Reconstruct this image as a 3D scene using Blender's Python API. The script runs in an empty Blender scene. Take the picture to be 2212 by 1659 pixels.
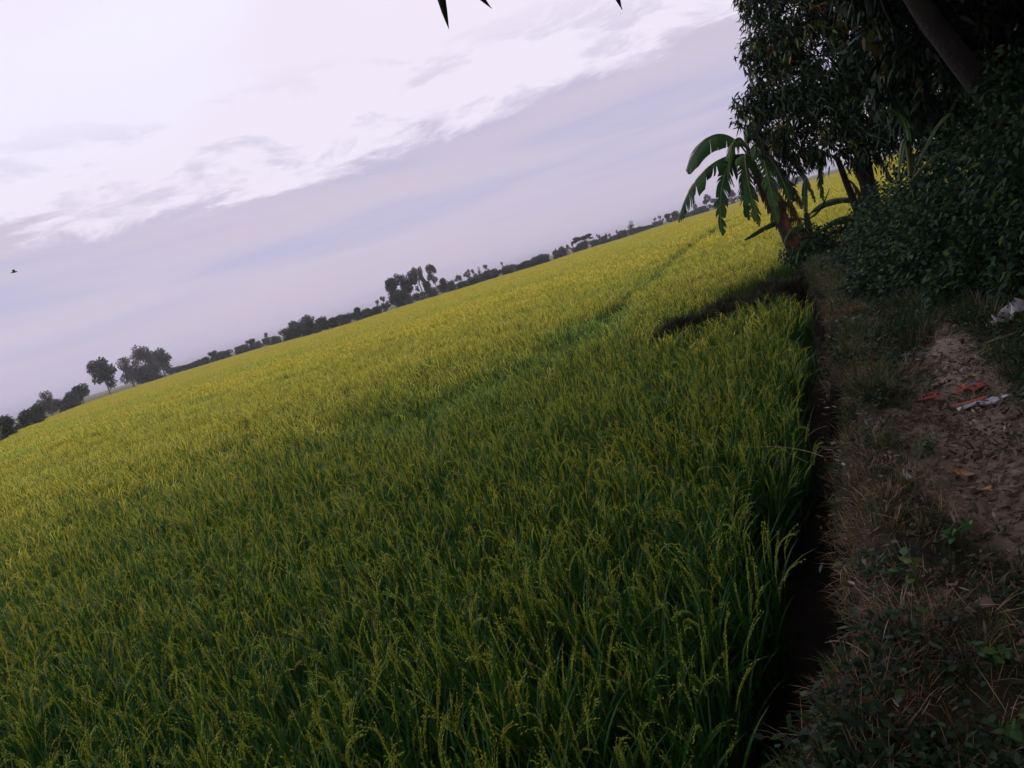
import bpy, math, random
import numpy as np
from mathutils import Matrix, Vector

rng = np.random.default_rng(7)
random.seed(7)
R = math.radians
scene = bpy.context.scene
col = scene.collection

# ------------------------------------------------------------------ camera
cam_data = bpy.data.cameras.new('camera')
cam = bpy.data.objects.new('camera', cam_data)
col.objects.link(cam)
ROLL, PITCH, EYE = R(16.9), R(8.29), 1.6
c_, s_ = math.cos(ROLL), math.sin(ROLL)
r0 = Vector((1, 0, 0)); u0 = Vector((0, math.sin(PITCH), math.cos(PITCH)))
fw = Vector((0, math.cos(PITCH), -math.sin(PITCH)))
cr = r0 * c_ - u0 * s_; cu = r0 * s_ + u0 * c_
cam.matrix_world = Matrix(((cr.x, cu.x, -fw.x, 0), (cr.y, cu.y, -fw.y, 0), (cr.z, cu.z, -fw.z, EYE), (0, 0, 0, 1)))
cam_data.sensor_width = 36.0
cam_data.lens = 36.0 * 1671 / 2212
cam_data.clip_start = 0.05
cam_data.clip_end = 6000
scene.camera = cam

# ------------------------------------------------------------------ world: dusk sky under a thin veil of cloud
SUN_EL, SUN_AZ = R(28), R(150)      # azimuth clockwise from the view direction: behind and to the right
world = bpy.data.worlds.new('World'); scene.world = world; world.use_nodes = True
wt = world.node_tree; wt.nodes.clear()
def wn(t, **k):
    n = wt.nodes.new(t)
    for a, v in k.items(): setattr(n, a, v)
    return n
def wl(a, b): wt.links.new(a, b)
def wmath(op, a, b=None, clamp=False):
    n = wn('ShaderNodeMath', operation=op, use_clamp=clamp)
    for i, v in enumerate((a, b)):
        if v is None: continue
        if isinstance(v, (int, float)): n.inputs[i].default_value = v
        else: wl(v, n.inputs[i])
    return n.outputs[0]
def wstep(v, lo, hi, a=0.0, b=1.0):
    n = wn('ShaderNodeMapRange', interpolation_type='SMOOTHSTEP')
    wl(v, n.inputs['Value'])
    n.inputs['From Min'].default_value = lo; n.inputs['From Max'].default_value = hi
    n.inputs['To Min'].default_value = a; n.inputs['To Max'].default_value = b
    return n.outputs['Result']
def wnoise(vec, scale, detail=5, rough=.55, dist=0.0):
    m = wn('ShaderNodeVectorMath', operation='MULTIPLY'); wl(vec, m.inputs[0]); m.inputs[1].default_value = scale
    n = wn('ShaderNodeTexNoise'); wl(m.outputs[0], n.inputs['Vector'])
    n.inputs['Scale'].default_value = 1; n.inputs['Detail'].default_value = detail
    n.inputs['Roughness'].default_value = rough; n.inputs['Distortion'].default_value = dist
    return n.outputs['Fac']
def wmix(f, a, b):
    n = wn('ShaderNodeMix', data_type='RGBA')
    if isinstance(f, (int, float)): n.inputs[0].default_value = f
    else: wl(f, n.inputs[0])
    for i, v in ((6, a), (7, b)):
        if isinstance(v, tuple): n.inputs[i].default_value = (*v, 1)
        else: wl(v, n.inputs[i])
    return n.outputs[2]
tc = wn('ShaderNodeTexCoord'); D = tc.outputs['Generated']
sep = wn('ShaderNodeSeparateXYZ'); wl(D, sep.inputs[0]); zz = sep.outputs['Z']
K = 10.0
def kc(r, g, b): return (r * K, g * K, b * K)
n_edge = wnoise(D, (3.6, 3.6, 15), 9, .66, .5)
n_small = wnoise(D, (9, 9, 28), 8, .62, .4)
n_patch = wnoise(D, (2.3, 2.3, 6), 2, .5)
n_streak = wnoise(D, (1.6, 1.6, 22), 3, .5)
n_fine = wnoise(D, (5, 5, 60), 4, .5)
upper = wmix(wstep(zz, .16, .42), kc(.82, .765, .90), kc(.855, .83, 1.0))
upper = wmix(wstep(n_patch, .4, .65), upper, kc(.83, .76, .89))
band_c = wmix(wstep(n_streak, .36, .64), kc(.475, .465, .665), kc(.59, .52, .655))
band_c = wmix(wmath('MULTIPLY', wstep(n_fine, .42, .62), .35), band_c, kc(.60, .545, .67))
band_c = wmix(wstep(zz, .12, .0, 0, .3), band_c, kc(.53, .47, .62))
edge_z = wmath('ADD', zz, wmath('MULTIPLY', wmath('SUBTRACT', n_edge, .5), .16))
band = wstep(edge_z, .192, .172)
window = wmath('MULTIPLY', wstep(zz, .15, .19), wstep(zz, .31, .22))
puff = wmath('MULTIPLY', wmath('MULTIPLY', wstep(n_small, .50, .64), window), .62)
veil = wmix(puff, upper, kc(.58, .54, .69))
veil = wmix(band, veil, band_c)
sky = wn('ShaderNodeTexSky', sky_type='NISHITA', sun_disc=False, sun_elevation=SUN_EL * .25, sun_rotation=SUN_AZ)
final = wmix(.03, veil, sky.outputs[0])
bg = wn('ShaderNodeBackground'); bg.inputs['Strength'].default_value = .1
wl(final, bg.inputs['Color'])
wout = wn('ShaderNodeOutputWorld'); wl(bg.outputs[0], wout.inputs['Surface'])

# ------------------------------------------------------------------ sun (soft, low, behind the trees of the bank)
sun_d = bpy.data.lights.new('sun', 'SUN'); sun = bpy.data.objects.new('sun', sun_d); col.objects.link(sun)
sun_d.energy = .5; sun_d.angle = R(50); sun_d.color = (1, .86, .70)
sv = Vector((math.sin(SUN_AZ) * math.cos(SUN_EL), math.cos(SUN_AZ) * math.cos(SUN_EL), math.sin(SUN_EL)))
sun.rotation_euler = sv.to_track_quat('Z', 'Y').to_euler()
vs = scene.view_settings
vs.view_transform = 'Standard'; vs.look = 'None'; vs.exposure = .14; vs.gamma = 1; vs.use_curve_mapping = False
scene.render.engine = 'CYCLES'
scene.cycles.use_denoising = True
scene.cycles.max_bounces = 6; scene.cycles.diffuse_bounces = 3; scene.cycles.transmission_bounces = 4
scene.cycles.transparent_max_bounces = 4; scene.cycles.glossy_bounces = 2; scene.cycles.volume_bounces = 0
scene.cycles.sample_clamp_indirect = 4

# ------------------------------------------------------------------ helpers
class MB:
    """collects vertices, triangles and quads (with material index and a per-vertex tint) into one mesh"""
    def __init__(self): self.v = []; self.f = []; self.t = []; self.n = 0
    def add(self, V, faces, mat=0, tint=0.5):
        V = np.asarray(V, dtype=np.float32).reshape(-1, 3)
        T = np.broadcast_to(np.asarray(tint, dtype=np.float32), (len(V),))
        self.v.append(V); self.t.append(T)
        for F in (faces if isinstance(faces, list) else [faces]):
            self.f.append((np.asarray(F, dtype=np.int64) + self.n, mat))
        self.n += len(V)
    def mesh(self, name, mats, smooth=True):
        me = bpy.data.meshes.new(name)
        V = np.concatenate(self.v); T = np.concatenate(self.t)
        me.vertices.add(len(V)); me.vertices.foreach_set('co', V.ravel())
        li, lt, mi = [], [], []
        for F, m in self.f:
            if len(F) == 0: continue
            li.append(F.ravel()); lt.append(np.full(len(F), F.shape[1])); mi.append(np.full(len(F), m))
        li = np.concatenate(li).astype(np.int32); lt = np.concatenate(lt).astype(np.int32); mi = np.concatenate(mi).astype(np.int32)
        ls = np.concatenate([[0], np.cumsum(lt)[:-1]]).astype(np.int32)
        me.loops.add(len(li)); me.loops.foreach_set('vertex_index', li)
        me.polygons.add(len(lt)); me.polygons.foreach_set('loop_start', ls)
        me.polygons.foreach_set('loop_total', lt)
        me.polygons.foreach_set('material_index', mi)
        if smooth: me.polygons.foreach_set('use_smooth', np.ones(len(lt), dtype=bool))
        me.update(calc_edges=True)
        a = me.attributes.new('tint', 'FLOAT', 'POINT'); a.data.foreach_set('value', T.astype(np.float32))
        for m in (mats if isinstance(mats, (list, tuple)) else [mats]): me.materials.append(m)
        return me
    def obj(self, name, mats, parent=None, smooth=True, link=True):
        o = bpy.data.objects.new(name, self.mesh(name, mats, smooth))
        if link: col.objects.link(o)
        if parent is not None: o.parent = parent
        return o

def tag(o, label=None, cat=None, group=None, kind=None):
    if label: o['label'] = label
    if cat: o['category'] = cat
    if group: o['group'] = group
    if kind: o['kind'] = kind
    return o
def empty(name, loc, label=None, cat=None, group=None):
    o = bpy.data.objects.new(name, None); col.objects.link(o); o.location = loc; o.empty_display_size = .1
    return tag(o, label, cat, group)
def unit(a):
    a = np.asarray(a, float); return a / np.maximum(np.linalg.norm(a, axis=-1, keepdims=True), 1e-9)
def bez(pts, n):
    pts = np.asarray(pts, float); t = np.linspace(0, 1, n)[:, None]
    while len(pts.shape) == 2 and False: pass
    P = [np.broadcast_to(p, (n, 3)) for p in pts]
    while len(P) > 1: P = [P[i] * (1 - t) + P[i + 1] * t for i in range(len(P) - 1)]
    return P[0]
def tube(mb, path, rad, n=8, mat=0, tint=.5, wob=0.0, cap=True):
    path = np.asarray(path, float); m = len(path); rad = np.broadcast_to(np.asarray(rad, float), (m,))
    tan = unit(np.gradient(path, axis=0))
    ref = np.array([0, 0, 1.]) if abs(tan[:, 2]).mean() < .8 else np.array([1., 0, 0])
    a = unit(np.cross(tan, ref)); b = np.cross(tan, a)
    th = np.arange(n) / n * 2 * np.pi
    rr = rad[:, None] * (1 + wob * rng.normal(size=(m, n)))
    V = path[:, None] + rr[..., None] * (np.cos(th)[None, :, None] * a[:, None] + np.sin(th)[None, :, None] * b[:, None])
    i = np.arange(m - 1)[:, None] * n; j = np.arange(n)[None]; k = (np.arange(n) + 1)[None] % n
    F = np.stack([i + j, i + k, i + n + k, i + n + j], -1).reshape(-1, 4)
    mb.add(V.reshape(-1, 3), F, mat, tint)
    if cap:
        mb.add(np.concatenate([V[-1], path[-1:]]), np.stack([np.arange(n), (np.arange(n) + 1) % n, np.full(n, n)], -1), mat, tint)
def ribbons(mb, base, az, length, width, th0, bend, segs=4, mat=0, tint=.5, power=1.3, prof='leaf', twist=0.0):
    """curved grass blades: th0 angle from vertical at base, bend added towards the tip"""
    base = np.asarray(base, float).reshape(-1, 3); n = len(base)
    az = np.broadcast_to(az, (n,)); length = np.broadcast_to(length, (n,)); width = np.broadcast_to(width, (n,))
    th0 = np.broadcast_to(th0, (n,)); bend = np.broadcast_to(bend, (n,)); tint = np.broadcast_to(np.asarray(tint, float), (n,))
    s = np.linspace(0, 1, segs + 1)
    th = th0[:, None] + bend[:, None] * s[None] ** power
    thm = (th[:, 1:] + th[:, :-1]) / 2; ds = (length / segs)[:, None]
    h = np.concatenate([np.zeros((n, 1)), np.cumsum(np.sin(thm) * ds, 1)], 1)
    z = np.concatenate([np.zeros((n, 1)), np.cumsum(np.cos(thm) * ds, 1)], 1)
    ca, sa = np.cos(az), np.sin(az)
    P = np.stack([base[:, :1] + h * ca[:, None], base[:, 1:2] + h * sa[:, None], base[:, 2:] + z], -1)
    if prof == 'leaf': w = np.interp(s, [0, .3, .65, 1], [.6, 1, .75, .04])
    else: w = np.interp(s, [0, .25, .8, 1], [.25, .9, 1, .3])
    tw = az + np.pi / 2 + np.broadcast_to(twist, (n,))
    W = np.stack([np.cos(tw), np.sin(tw), np.zeros(n)], -1)
    off = W[:, None] * (w[None, :, None] * width[:, None, None] / 2)
    V = np.stack([P - off, P + off], 2).reshape(-1, 3)
    k = segs + 1
    i = (np.arange(n) * k * 2)[:, None] + (np.arange(segs) * 2)[None]
    F = np.stack([i, i + 1, i + 3, i + 2], -1).reshape(-1, 4)
    mb.add(V, F, mat, np.repeat(tint, k * 2))
    return P
def leaves(mb, base, d, length, width, bend=.25, mat=0, tint=.5, fold=.0):
    """pointed leaves: base points, unit directions, droop"""
    n = len(base); length = np.broadcast_to(length, (n,)); width = np.broadcast_to(width, (n,)); tint = np.broadcast_to(np.asarray(tint, float), (n,))
    side = unit(np.cross(d, rng.normal(size=(n, 3)) * .55 + np.array([0, 0, 1.])))
    S = [0, .32, .68, 1]
    P = [base + d * (length * s)[:, None] + np.array([0, 0, -1.]) * (bend * length * s * s)[:, None] for s in S]
    wa, wb = (width / 2)[:, None], (width * .38)[:, None]
    V = np.stack([P[0], P[1] - side * wa, P[1] + side * wa, P[2] - side * wb, P[2] + side * wb, P[3]], 1)
    i = (np.arange(n) * 6)[:, None]
    mb.add(V.reshape(-1, 3), [i + np.array([[0, 1, 2]]), i + np.array([[1, 3, 4, 2]]), i + np.array([[3, 5, 4]])], mat, np.repeat(tint, 6))
def rand_dirs(n):
    return unit(rng.normal(size=(n, 3)))

# ------------------------------------------------------------------ materials
def ramp_mat(name, stops, rough=.6, trans=.0, src='tint', spec=.3, bump=0, bscale=40, noise_mix=0.0, nscale=8, instancer=None):
    m = bpy.data.materials.new(name); m.use_nodes = True; t = m.node_tree; t.nodes.clear()
    out = t.nodes.new('ShaderNodeOutputMaterial'); bs = t.nodes.new('ShaderNodeBsdfPrincipled')
    bs.inputs['Roughness'].default_value = rough; bs.inputs['Specular IOR Level'].default_value = spec
    at = t.nodes.new('ShaderNodeAttribute'); at.attribute_name = src
    fac = at.outputs['Fac']
    if noise_mix:
        tc = t.nodes.new('ShaderNodeTexCoord'); nz = t.nodes.new('ShaderNodeTexNoise')
        t.links.new(tc.outputs['Object'], nz.inputs['Vector']); nz.inputs['Scale'].default_value = nscale; nz.inputs['Detail'].default_value = 6
        a = t.nodes.new('ShaderNodeMath'); a.operation = 'MULTIPLY_ADD'
        t.links.new(nz.outputs['Fac'], a.inputs[0]); a.inputs[1].default_value = noise_mix * 2
        b = t.nodes.new('ShaderNodeMath'); b.operation = 'SUBTRACT'; t.links.new(fac, b.inputs[0]); b.inputs[1].default_value = noise_mix
        t.links.new(b.outputs[0], a.inputs[2]); fac = a.outputs[0]
    rp = t.nodes.new('ShaderNodeValToRGB'); t.links.new(fac, rp.inputs[0])
    el = rp.color_ramp.elements
    while len(el) < len(stops): el.new(.5)
    for e, (p, c) in zip(el, stops): e.position = p; e.color = (*c, 1)
    colr = rp.outputs[0]
    if instancer:      # the plant's own ripeness, carried by each instance
        ia = t.nodes.new('ShaderNodeAttribute'); ia.attribute_type = 'INSTANCER'; ia.attribute_name = 'green'
        mx = t.nodes.new('ShaderNodeMix'); mx.data_type = 'RGBA'
        t.links.new(ia.outputs['Fac'], mx.inputs[0]); t.links.new(colr, mx.inputs[6]); mx.inputs[7].default_value = (*instancer, 1)
        colr = mx.outputs[2]
    t.links.new(colr, bs.inputs['Base Color'])
    if bump:
        nz = t.nodes.new('ShaderNodeTexNoise'); nz.inputs['Scale'].default_value = bscale; nz.inputs['Detail'].default_value = 8
        tc = t.nodes.new('ShaderNodeTexCoord'); t.links.new(tc.outputs['Object'], nz.inputs['Vector'])
        bp = t.nodes.new('ShaderNodeBump'); bp.inputs['Strength'].default_value = bump; bp.inputs['Distance'].default_value = .03
        t.links.new(nz.outputs['Fac'], bp.inputs['Height']); t.links.new(bp.outputs[0], bs.inputs['Normal'])
    if trans:
        tr = t.nodes.new('ShaderNodeBsdfTranslucent'); t.links.new(colr, tr.inputs['Color'])
        mx = t.nodes.new('ShaderNodeMixShader'); mx.inputs[0].default_value = trans
        t.links.new(bs.outputs[0], mx.inputs[1]); t.links.new(tr.outputs[0], mx.inputs[2]); t.links.new(mx.outputs[0], out.inputs['Surface'])
    else: t.links.new(bs.outputs[0], out.inputs['Surface'])
    return m
M = {}
M['rice_leaf'] = ramp_mat('rice_leaf', [(0, (.025, .085, .012)), (.5, (.065, .155, .013)), (1, (.25, .29, .03))], .5, .2, instancer=(.03, .115, .016))
M['panicle'] = ramp_mat('rice_panicle', [(0, (.40, .41, .035)), (.5, (.56, .49, .035)), (1, (.66, .50, .05))], .6, .2, instancer=(.31, .42, .045))
M['mango'] = ramp_mat('mango_leaf', [(0, (.011, .026, .014)), (.6, (.018, .042, .017)), (.9, (.032, .06, .017)), (.955, (.12, .14, .026)), (1, (.22, .11, .04))], .5, .2, spec=.25)
M['shrub'] = ramp_mat('shrub_leaf', [(0, (.012, .034, .017)), (.6, (.022, .058, .022)), (.93, (.05, .11, .026)), (1, (.13, .16, .03))], .6, .25)
M['weed'] = ramp_mat('weed_leaf', [(0, (.035, .10, .035)), (.6, (.06, .15, .04)), (1, (.15, .22, .04))], .5, .3)
M['bark'] = ramp_mat('bark', [(0, (.016, .013, .011)), (1, (.05, .041, .034))], .9, 0, bump=.7, bscale=22, noise_mix=.35, nscale=9)
M['banana'] = ramp_mat('banana_leaf', [(0, (.02, .065, .026)), (.5, (.036, .10, .03)), (1, (.11, .17, .034))], .5, .28, spec=.3)
M['banana_rib'] = ramp_mat('banana_midrib', [(0, (.10, .16, .05)), (1, (.22, .24, .09))], .5, .1)
M['banana_stem'] = ramp_mat('banana_stem', [(0, (.025, .018, .014)), (.5, (.055, .04, .03)), (1, (.07, .085, .03))], .7, 0, noise_mix=.4, nscale=5, bump=.4)
M['dead'] = ramp_mat('dead_leaf', [(0, (.06, .042, .03)), (.6, (.13, .082, .05)), (1, (.27, .13, .06))], .8, .15)
M['grass'] = ramp_mat('bank_grass', [(0, (.022, .055, .015)), (.5, (.06, .095, .02)), (1, (.18, .17, .045))], .7, .2)
M['straw'] = ramp_mat('dry_grass', [(0, (.11, .075, .045)), (.5, (.31, .195, .105)), (1, (.56, .45, .29))], .8, .15)
M['litter'] = ramp_mat('leaf_litter', [(0, (.07, .052, .036)), (.6, (.19, .145, .10)), (1, (.38, .32, .24))], .85, .05)
M['far_leaf'] = ramp_mat('far_leaf', [(0, (.022, .036, .02)), (.6, (.045, .065, .032)), (1, (.085, .10, .05))], .7, .15)
M['far_loose'] = ramp_mat('far_loose_leaf', [(0, (.05, .052, .04)), (.6, (.085, .085, .06)), (1, (.13, .115, .085))], .7, .2)
M['far_bark'] = ramp_mat('far_bark', [(0, (.10, .08, .065)), (1, (.16, .13, .10))], .9)

def ground_mat(name, c1, c2, scale, rough=.95, bump=.5, bscale=15, path=None):
    m = bpy.data.materials.new(name); m.use_nodes = True; t = m.node_tree; bs = t.nodes['Principled BSDF']
    bs.inputs['Roughness'].default_value = rough; bs.inputs['Specular IOR Level'].default_value = .06
    tc = t.nodes.new('ShaderNodeTexCoord')
    def nz(sc, det=8):
        n = t.nodes.new('ShaderNodeTexNoise'); n.inputs['Scale'].default_value = sc; n.inputs['Detail'].default_value = det
        n.inputs['Roughness'].default_value = .65
        t.links.new(tc.outputs['Object'], n.inputs['Vector']); return n.outputs['Fac']
    def mix(f, a, b):
        n = t.nodes.new('ShaderNodeMix'); n.data_type = 'RGBA'; t.links.new(f, n.inputs[0])
        for i, v in ((6, a), (7, b)):
            if isinstance(v, tuple): n.inputs[i].default_value = (*v, 1)
            else: t.links.new(v, n.inputs[i])
        return n.outputs[2]
    def ramp(f, lo, hi):
        n = t.nodes.new('ShaderNodeMapRange'); t.links.new(f, n.inputs[0]); n.inputs[1].default_value = lo; n.inputs[2].default_value = hi; return n.outputs[0]
    c = mix(ramp(nz(scale), .35, .65), c1, c2)
    if path:
        at = t.nodes.new('ShaderNodeAttribute'); at.attribute_name = 'tint'
        p = mix(ramp(nz(scale * 3), .35, .65), path[0], path[1])
        a = t.nodes.new('ShaderNodeMath'); a.operation = 'ADD'; t.links.new(at.outputs['Fac'], a.inputs[0])
        b = t.nodes.new('ShaderNodeMath'); b.operation = 'MULTIPLY_ADD'; t.links.new(nz(scale * 1.7), b.inputs[0]); b.inputs[1].default_value = 1.4; b.inputs[2].default_value = -.7
        t.links.new(b.outputs[0], a.inputs[1])
        c = mix(ramp(a.outputs[0], .35, .65), c, p)
    if path:           # soil blends to near black lower down the ditch side
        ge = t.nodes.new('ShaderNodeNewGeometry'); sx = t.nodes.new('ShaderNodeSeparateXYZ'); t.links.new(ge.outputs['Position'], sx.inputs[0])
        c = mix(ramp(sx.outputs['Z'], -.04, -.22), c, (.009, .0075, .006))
    t.links.new(c, bs.inputs['Base Color'])
    bp = t.nodes.new('ShaderNodeBump'); bp.inputs['Strength'].default_value = bump; bp.inputs['Distance'].default_value = .04
    t.links.new(nz(bscale), bp.inputs['Height']); t.links.new(bp.outputs[0], bs.inputs['Normal'])
    return m
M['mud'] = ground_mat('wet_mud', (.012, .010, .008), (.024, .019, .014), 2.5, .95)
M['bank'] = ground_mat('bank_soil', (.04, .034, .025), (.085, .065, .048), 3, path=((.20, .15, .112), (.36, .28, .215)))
M['plain'] = ground_mat('far_plain', (.10, .10, .03), (.16, .14, .05), .03)
M['dyke'] = ground_mat('dry_dyke', (.11, .065, .045), (.19, .13, .08), .4)

def plain_mat(name, c, rough=.5, c2=None, scale=12, trans=0.0):
    return ramp_mat(name, [(0, c), (1, c2 or c)], rough, trans, noise_mix=.5, nscale=scale)

# ------------------------------------------------------------------ layout of the place
BD, BN = np.array([.39, .921]), np.array([.921, -.39])         # along the bank, and to its right
FIELD = -.9                                                      # level of the paddy
def st(x, y): return x * BD[0] + y * BD[1], x * BN[0] + y * BN[1]
def xy(s, t): return s * BD[0] + t * BN[0], s * BD[1] + t * BN[1]
def edge_t(s):
    return np.interp(s, [-20, 1.5, 2.4, 3.5, 4.5, 6, 8, 12, 15, 18, 40], [-.75, -.5, -.38, -.30, -.19, -.13, -.08, -.03, -.22, -.4, -.4]) \
        + .17 + .06 * np.sin(2.3 * s + .5) + .05 * np.sin(5.1 * s) + .03 * np.sin(11 * s + 2) + .02 * np.sin(23 * s)
def bank_e(x, y):
    """metres inside the bank's rim (negative over the paddy)"""
    s, t = st(x, y)
    return np.minimum(t - edge_t(s), (17.3 + .12 * (x - 6.5) + .15 * np.sin(x * 1.7)) - y)
def sstep(a, lo, hi):
    u = np.clip((a - lo) / (hi - lo), 0, 1); return u * u * (3 - 2 * u)
def lumps(x, y, f=1.0):
    return (np.sin(2.7 * f * x + 1.3 * f * y + 1) * np.sin(1.9 * f * y - 1.1 * f * x) + .6 * np.sin(5.3 * f * x - 2.2 * f * y) * np.sin(6.1 * f * y + 3 * f * x + 2)
            + .35 * np.sin(11 * f * x + 4 * f * y) * np.sin(13 * f * y - 7 * f * x + 1))
def bank_z(x, y):
    s, t = st(x, y); e = bank_e(x, y)
    z = FIELD - .05 + (.95) * sstep(e, -.26, .05)
    top = .035 * lumps(x, y) - .05 * np.exp(-((t - .5) / .3) ** 2) + .045 * np.exp(-((e - .15) / .15) ** 2) + .35 * sstep(t, 1.1, 3.5)
    return z + top * sstep(e, -.3, .1)
def path_mask(x, y):
    s, t = st(x, y)
    c = np.interp(s, [0, 3, 4, 5.5, 7, 9], [.75, .72, .5, .62, .8, 1.0]); w = np.interp(s, [0, 3.2, 4.2, 5.5, 7, 8], [.16, .3, .42, .36, .25, .08])
    return np.exp(-((t - c) / w) ** 2) * np.interp(s, [-2, 2, 3, 7, 8.5], [.35, .45, 1, .9, 0])
EA = [-90, -40, -33, -27.4, -22.5, -17, -12.5, -10, -6.5, -2.4, 5.3, 8.4, 11, 13.4, 17, 30, 40, 90]
ER = [50, 60, 80, 200, 270, 255, 175, 165, 185, 194, 191, 245, 235, 290, 280, 270, 260, 240]
def field_far(x, y): return np.interp(np.degrees(np.arctan2(x, y)), EA, ER)

# ------------------------------------------------------------------ ground, paddy, bank, dyke
def grid_obj(name, xs, ys, zf, mat, tf=None):
    X, Y = np.meshgrid(xs, ys); Z = zf(X, Y); mb = MB()
    nx, ny = len(xs), len(ys)
    i = (np.arange(ny - 1) * nx)[:, None] + np.arange(nx - 1)[None]
    F = np.stack([i, i + 1, i + nx + 1, i + nx], -1).reshape(-1, 4)
    mb.add(np.stack([X, Y, Z], -1).reshape(-1, 3), F, 0, .5 if tf is None else tf(X, Y).ravel())
    return tag(mb.obj(name, mat), kind='structure')
grid_obj('ground', np.linspace(-3000, 3000, 41), np.linspace(-3000, 3000, 41), lambda x, y: 0 * x + FIELD - .06, M['plain'])
th = np.radians(np.linspace(-60, 60, 60))
mb = MB()
ring = np.stack([np.sin(th) * np.interp(np.degrees(th), EA, ER), np.cos(th) * np.interp(np.degrees(th), EA, ER), 0 * th + FIELD], -1)
near = np.stack([np.sin(th) * -12, np.cos(th) * -12 - 3, 0 * th + FIELD], -1)
nearp = np.stack([np.linspace(-30, 40, 60), np.full(60, -12.), np.full(60, FIELD)], -1)
V = np.concatenate([nearp, ring]); i = np.arange(59)
mb.add(V, np.stack([i, i + 1, i + 61, i + 60], -1))
tag(mb.obj('paddy_mud', M['mud']), kind='structure')
gx = np.concatenate([np.linspace(-6, -1.5, 25)[:-1], np.arange(-1.5, 7.5, .055), np.linspace(7.5, 30, 60)])
gy = np.concatenate([np.linspace(-14, 0, 40)[:-1], np.arange(0, 9, .055), np.arange(9, 19.5, .12)])
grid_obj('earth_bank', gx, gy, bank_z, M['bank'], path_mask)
# the low dry dyke along the far side of the paddy
mb = MB(); az = np.radians(np.linspace(-45, 40, 240)); rr = np.interp(np.degrees(az), EA, ER)
prof = [(-.3, -.05), (.4, .42), (2.2, .5), (3.2, -.05)]
lift = .75 + .25 * np.sin(az * 60) + .15 * np.sin(az * 143)
V = np.stack([np.stack([np.sin(az) * (rr + d), np.cos(az) * (rr + d), FIELD + h * lift * 1.6], -1) for d, h in prof], 1)
i = (np.arange(239) * 4)[:, None] + np.arange(3)[None]
mb.add(V.reshape(-1, 3), np.stack([i, i + 4, i + 5, i + 1], -1).reshape(-1, 4))
tag(mb.obj('far_dyke', M['dyke']), kind='structure')

# mud ridge added in the rice gap, standing in for its dark shade
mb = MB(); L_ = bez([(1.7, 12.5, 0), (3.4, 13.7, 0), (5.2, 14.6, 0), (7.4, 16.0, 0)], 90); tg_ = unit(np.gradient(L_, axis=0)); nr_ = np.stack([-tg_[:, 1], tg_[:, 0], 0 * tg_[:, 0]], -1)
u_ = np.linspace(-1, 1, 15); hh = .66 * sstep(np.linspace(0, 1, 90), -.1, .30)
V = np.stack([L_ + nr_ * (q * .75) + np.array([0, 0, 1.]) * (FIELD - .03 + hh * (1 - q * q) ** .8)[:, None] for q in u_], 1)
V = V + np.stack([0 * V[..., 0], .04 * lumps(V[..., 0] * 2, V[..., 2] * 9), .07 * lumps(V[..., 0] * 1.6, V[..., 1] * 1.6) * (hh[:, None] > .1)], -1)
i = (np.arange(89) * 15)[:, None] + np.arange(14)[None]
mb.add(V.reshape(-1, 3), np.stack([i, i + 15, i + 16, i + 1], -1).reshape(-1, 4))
tag(mb.obj('dark_band_ridge', M['mud']), kind='structure')
ridge_pts = V[6:, 1:14].reshape(-1, 3)

# ------------------------------------------------------------------ scatter of uncountable growth (geometry nodes)
def scatter(name, pts, rot, scl, idx, green, sources, label, cat):
    src = bpy.data.collections.new(name + '_sources')
    for o in sources: src.objects.link(o)
    me = bpy.data.meshes.new(name); me.vertices.add(len(pts)); me.vertices.foreach_set('co', np.asarray(pts, np.float32).ravel())
    for nm, ty, key, dat in (('rot', 'FLOAT_VECTOR', 'vector', rot), ('scl', 'FLOAT_VECTOR', 'vector', scl), ('idx', 'INT', 'value', idx), ('green', 'FLOAT', 'value', green)):
        a = me.attributes.new(nm, ty, 'POINT'); a.data.foreach_set(key, np.asarray(dat, np.int32 if ty == 'INT' else np.float32).ravel())
    o = bpy.data.objects.new(name, me); col.objects.link(o)
    g = bpy.data.node_groups.new(name, 'GeometryNodeTree')
    g.interface.new_socket('Geometry', in_out='INPUT', socket_type='NodeSocketGeometry'); g.interface.new_socket('Geometry', in_out='OUTPUT', socket_type='NodeSocketGeometry')
    gi, go = g.nodes.new('NodeGroupInput'), g.nodes.new('NodeGroupOutput')
    ip = g.nodes.new('GeometryNodeInstanceOnPoints'); ci = g.nodes.new('GeometryNodeCollectionInfo')
    ci.inputs['Collection'].default_value = src; ci.inputs['Separate Children'].default_value = True; ci.inputs['Reset Children'].default_value = True
    def na(nm, ty):
        n = g.nodes.new('GeometryNodeInputNamedAttribute'); n.data_type = ty; n.inputs['Name'].default_value = nm; return n.outputs['Attribute']
    L = g.links.new
    L(gi.outputs[0], ip.inputs['Points']); L(ci.outputs[0], ip.inputs['Instance']); ip.inputs['Pick Instance'].default_value = True
    L(na('idx', 'INT'), ip.inputs['Instance Index'])
    er = g.nodes.new('FunctionNodeEulerToRotation'); L(na('rot', 'FLOAT_VECTOR'), er.inputs[0]); L(er.outputs[0], ip.inputs['Rotation'])
    L(na('scl', 'FLOAT_VECTOR'), ip.inputs['Scale']); L(ip.outputs[0], go.inputs[0])
    md = o.modifiers.new('scatter', 'NODES'); md.node_group = g
    return tag(o, label, cat, kind='stuff')

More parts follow.
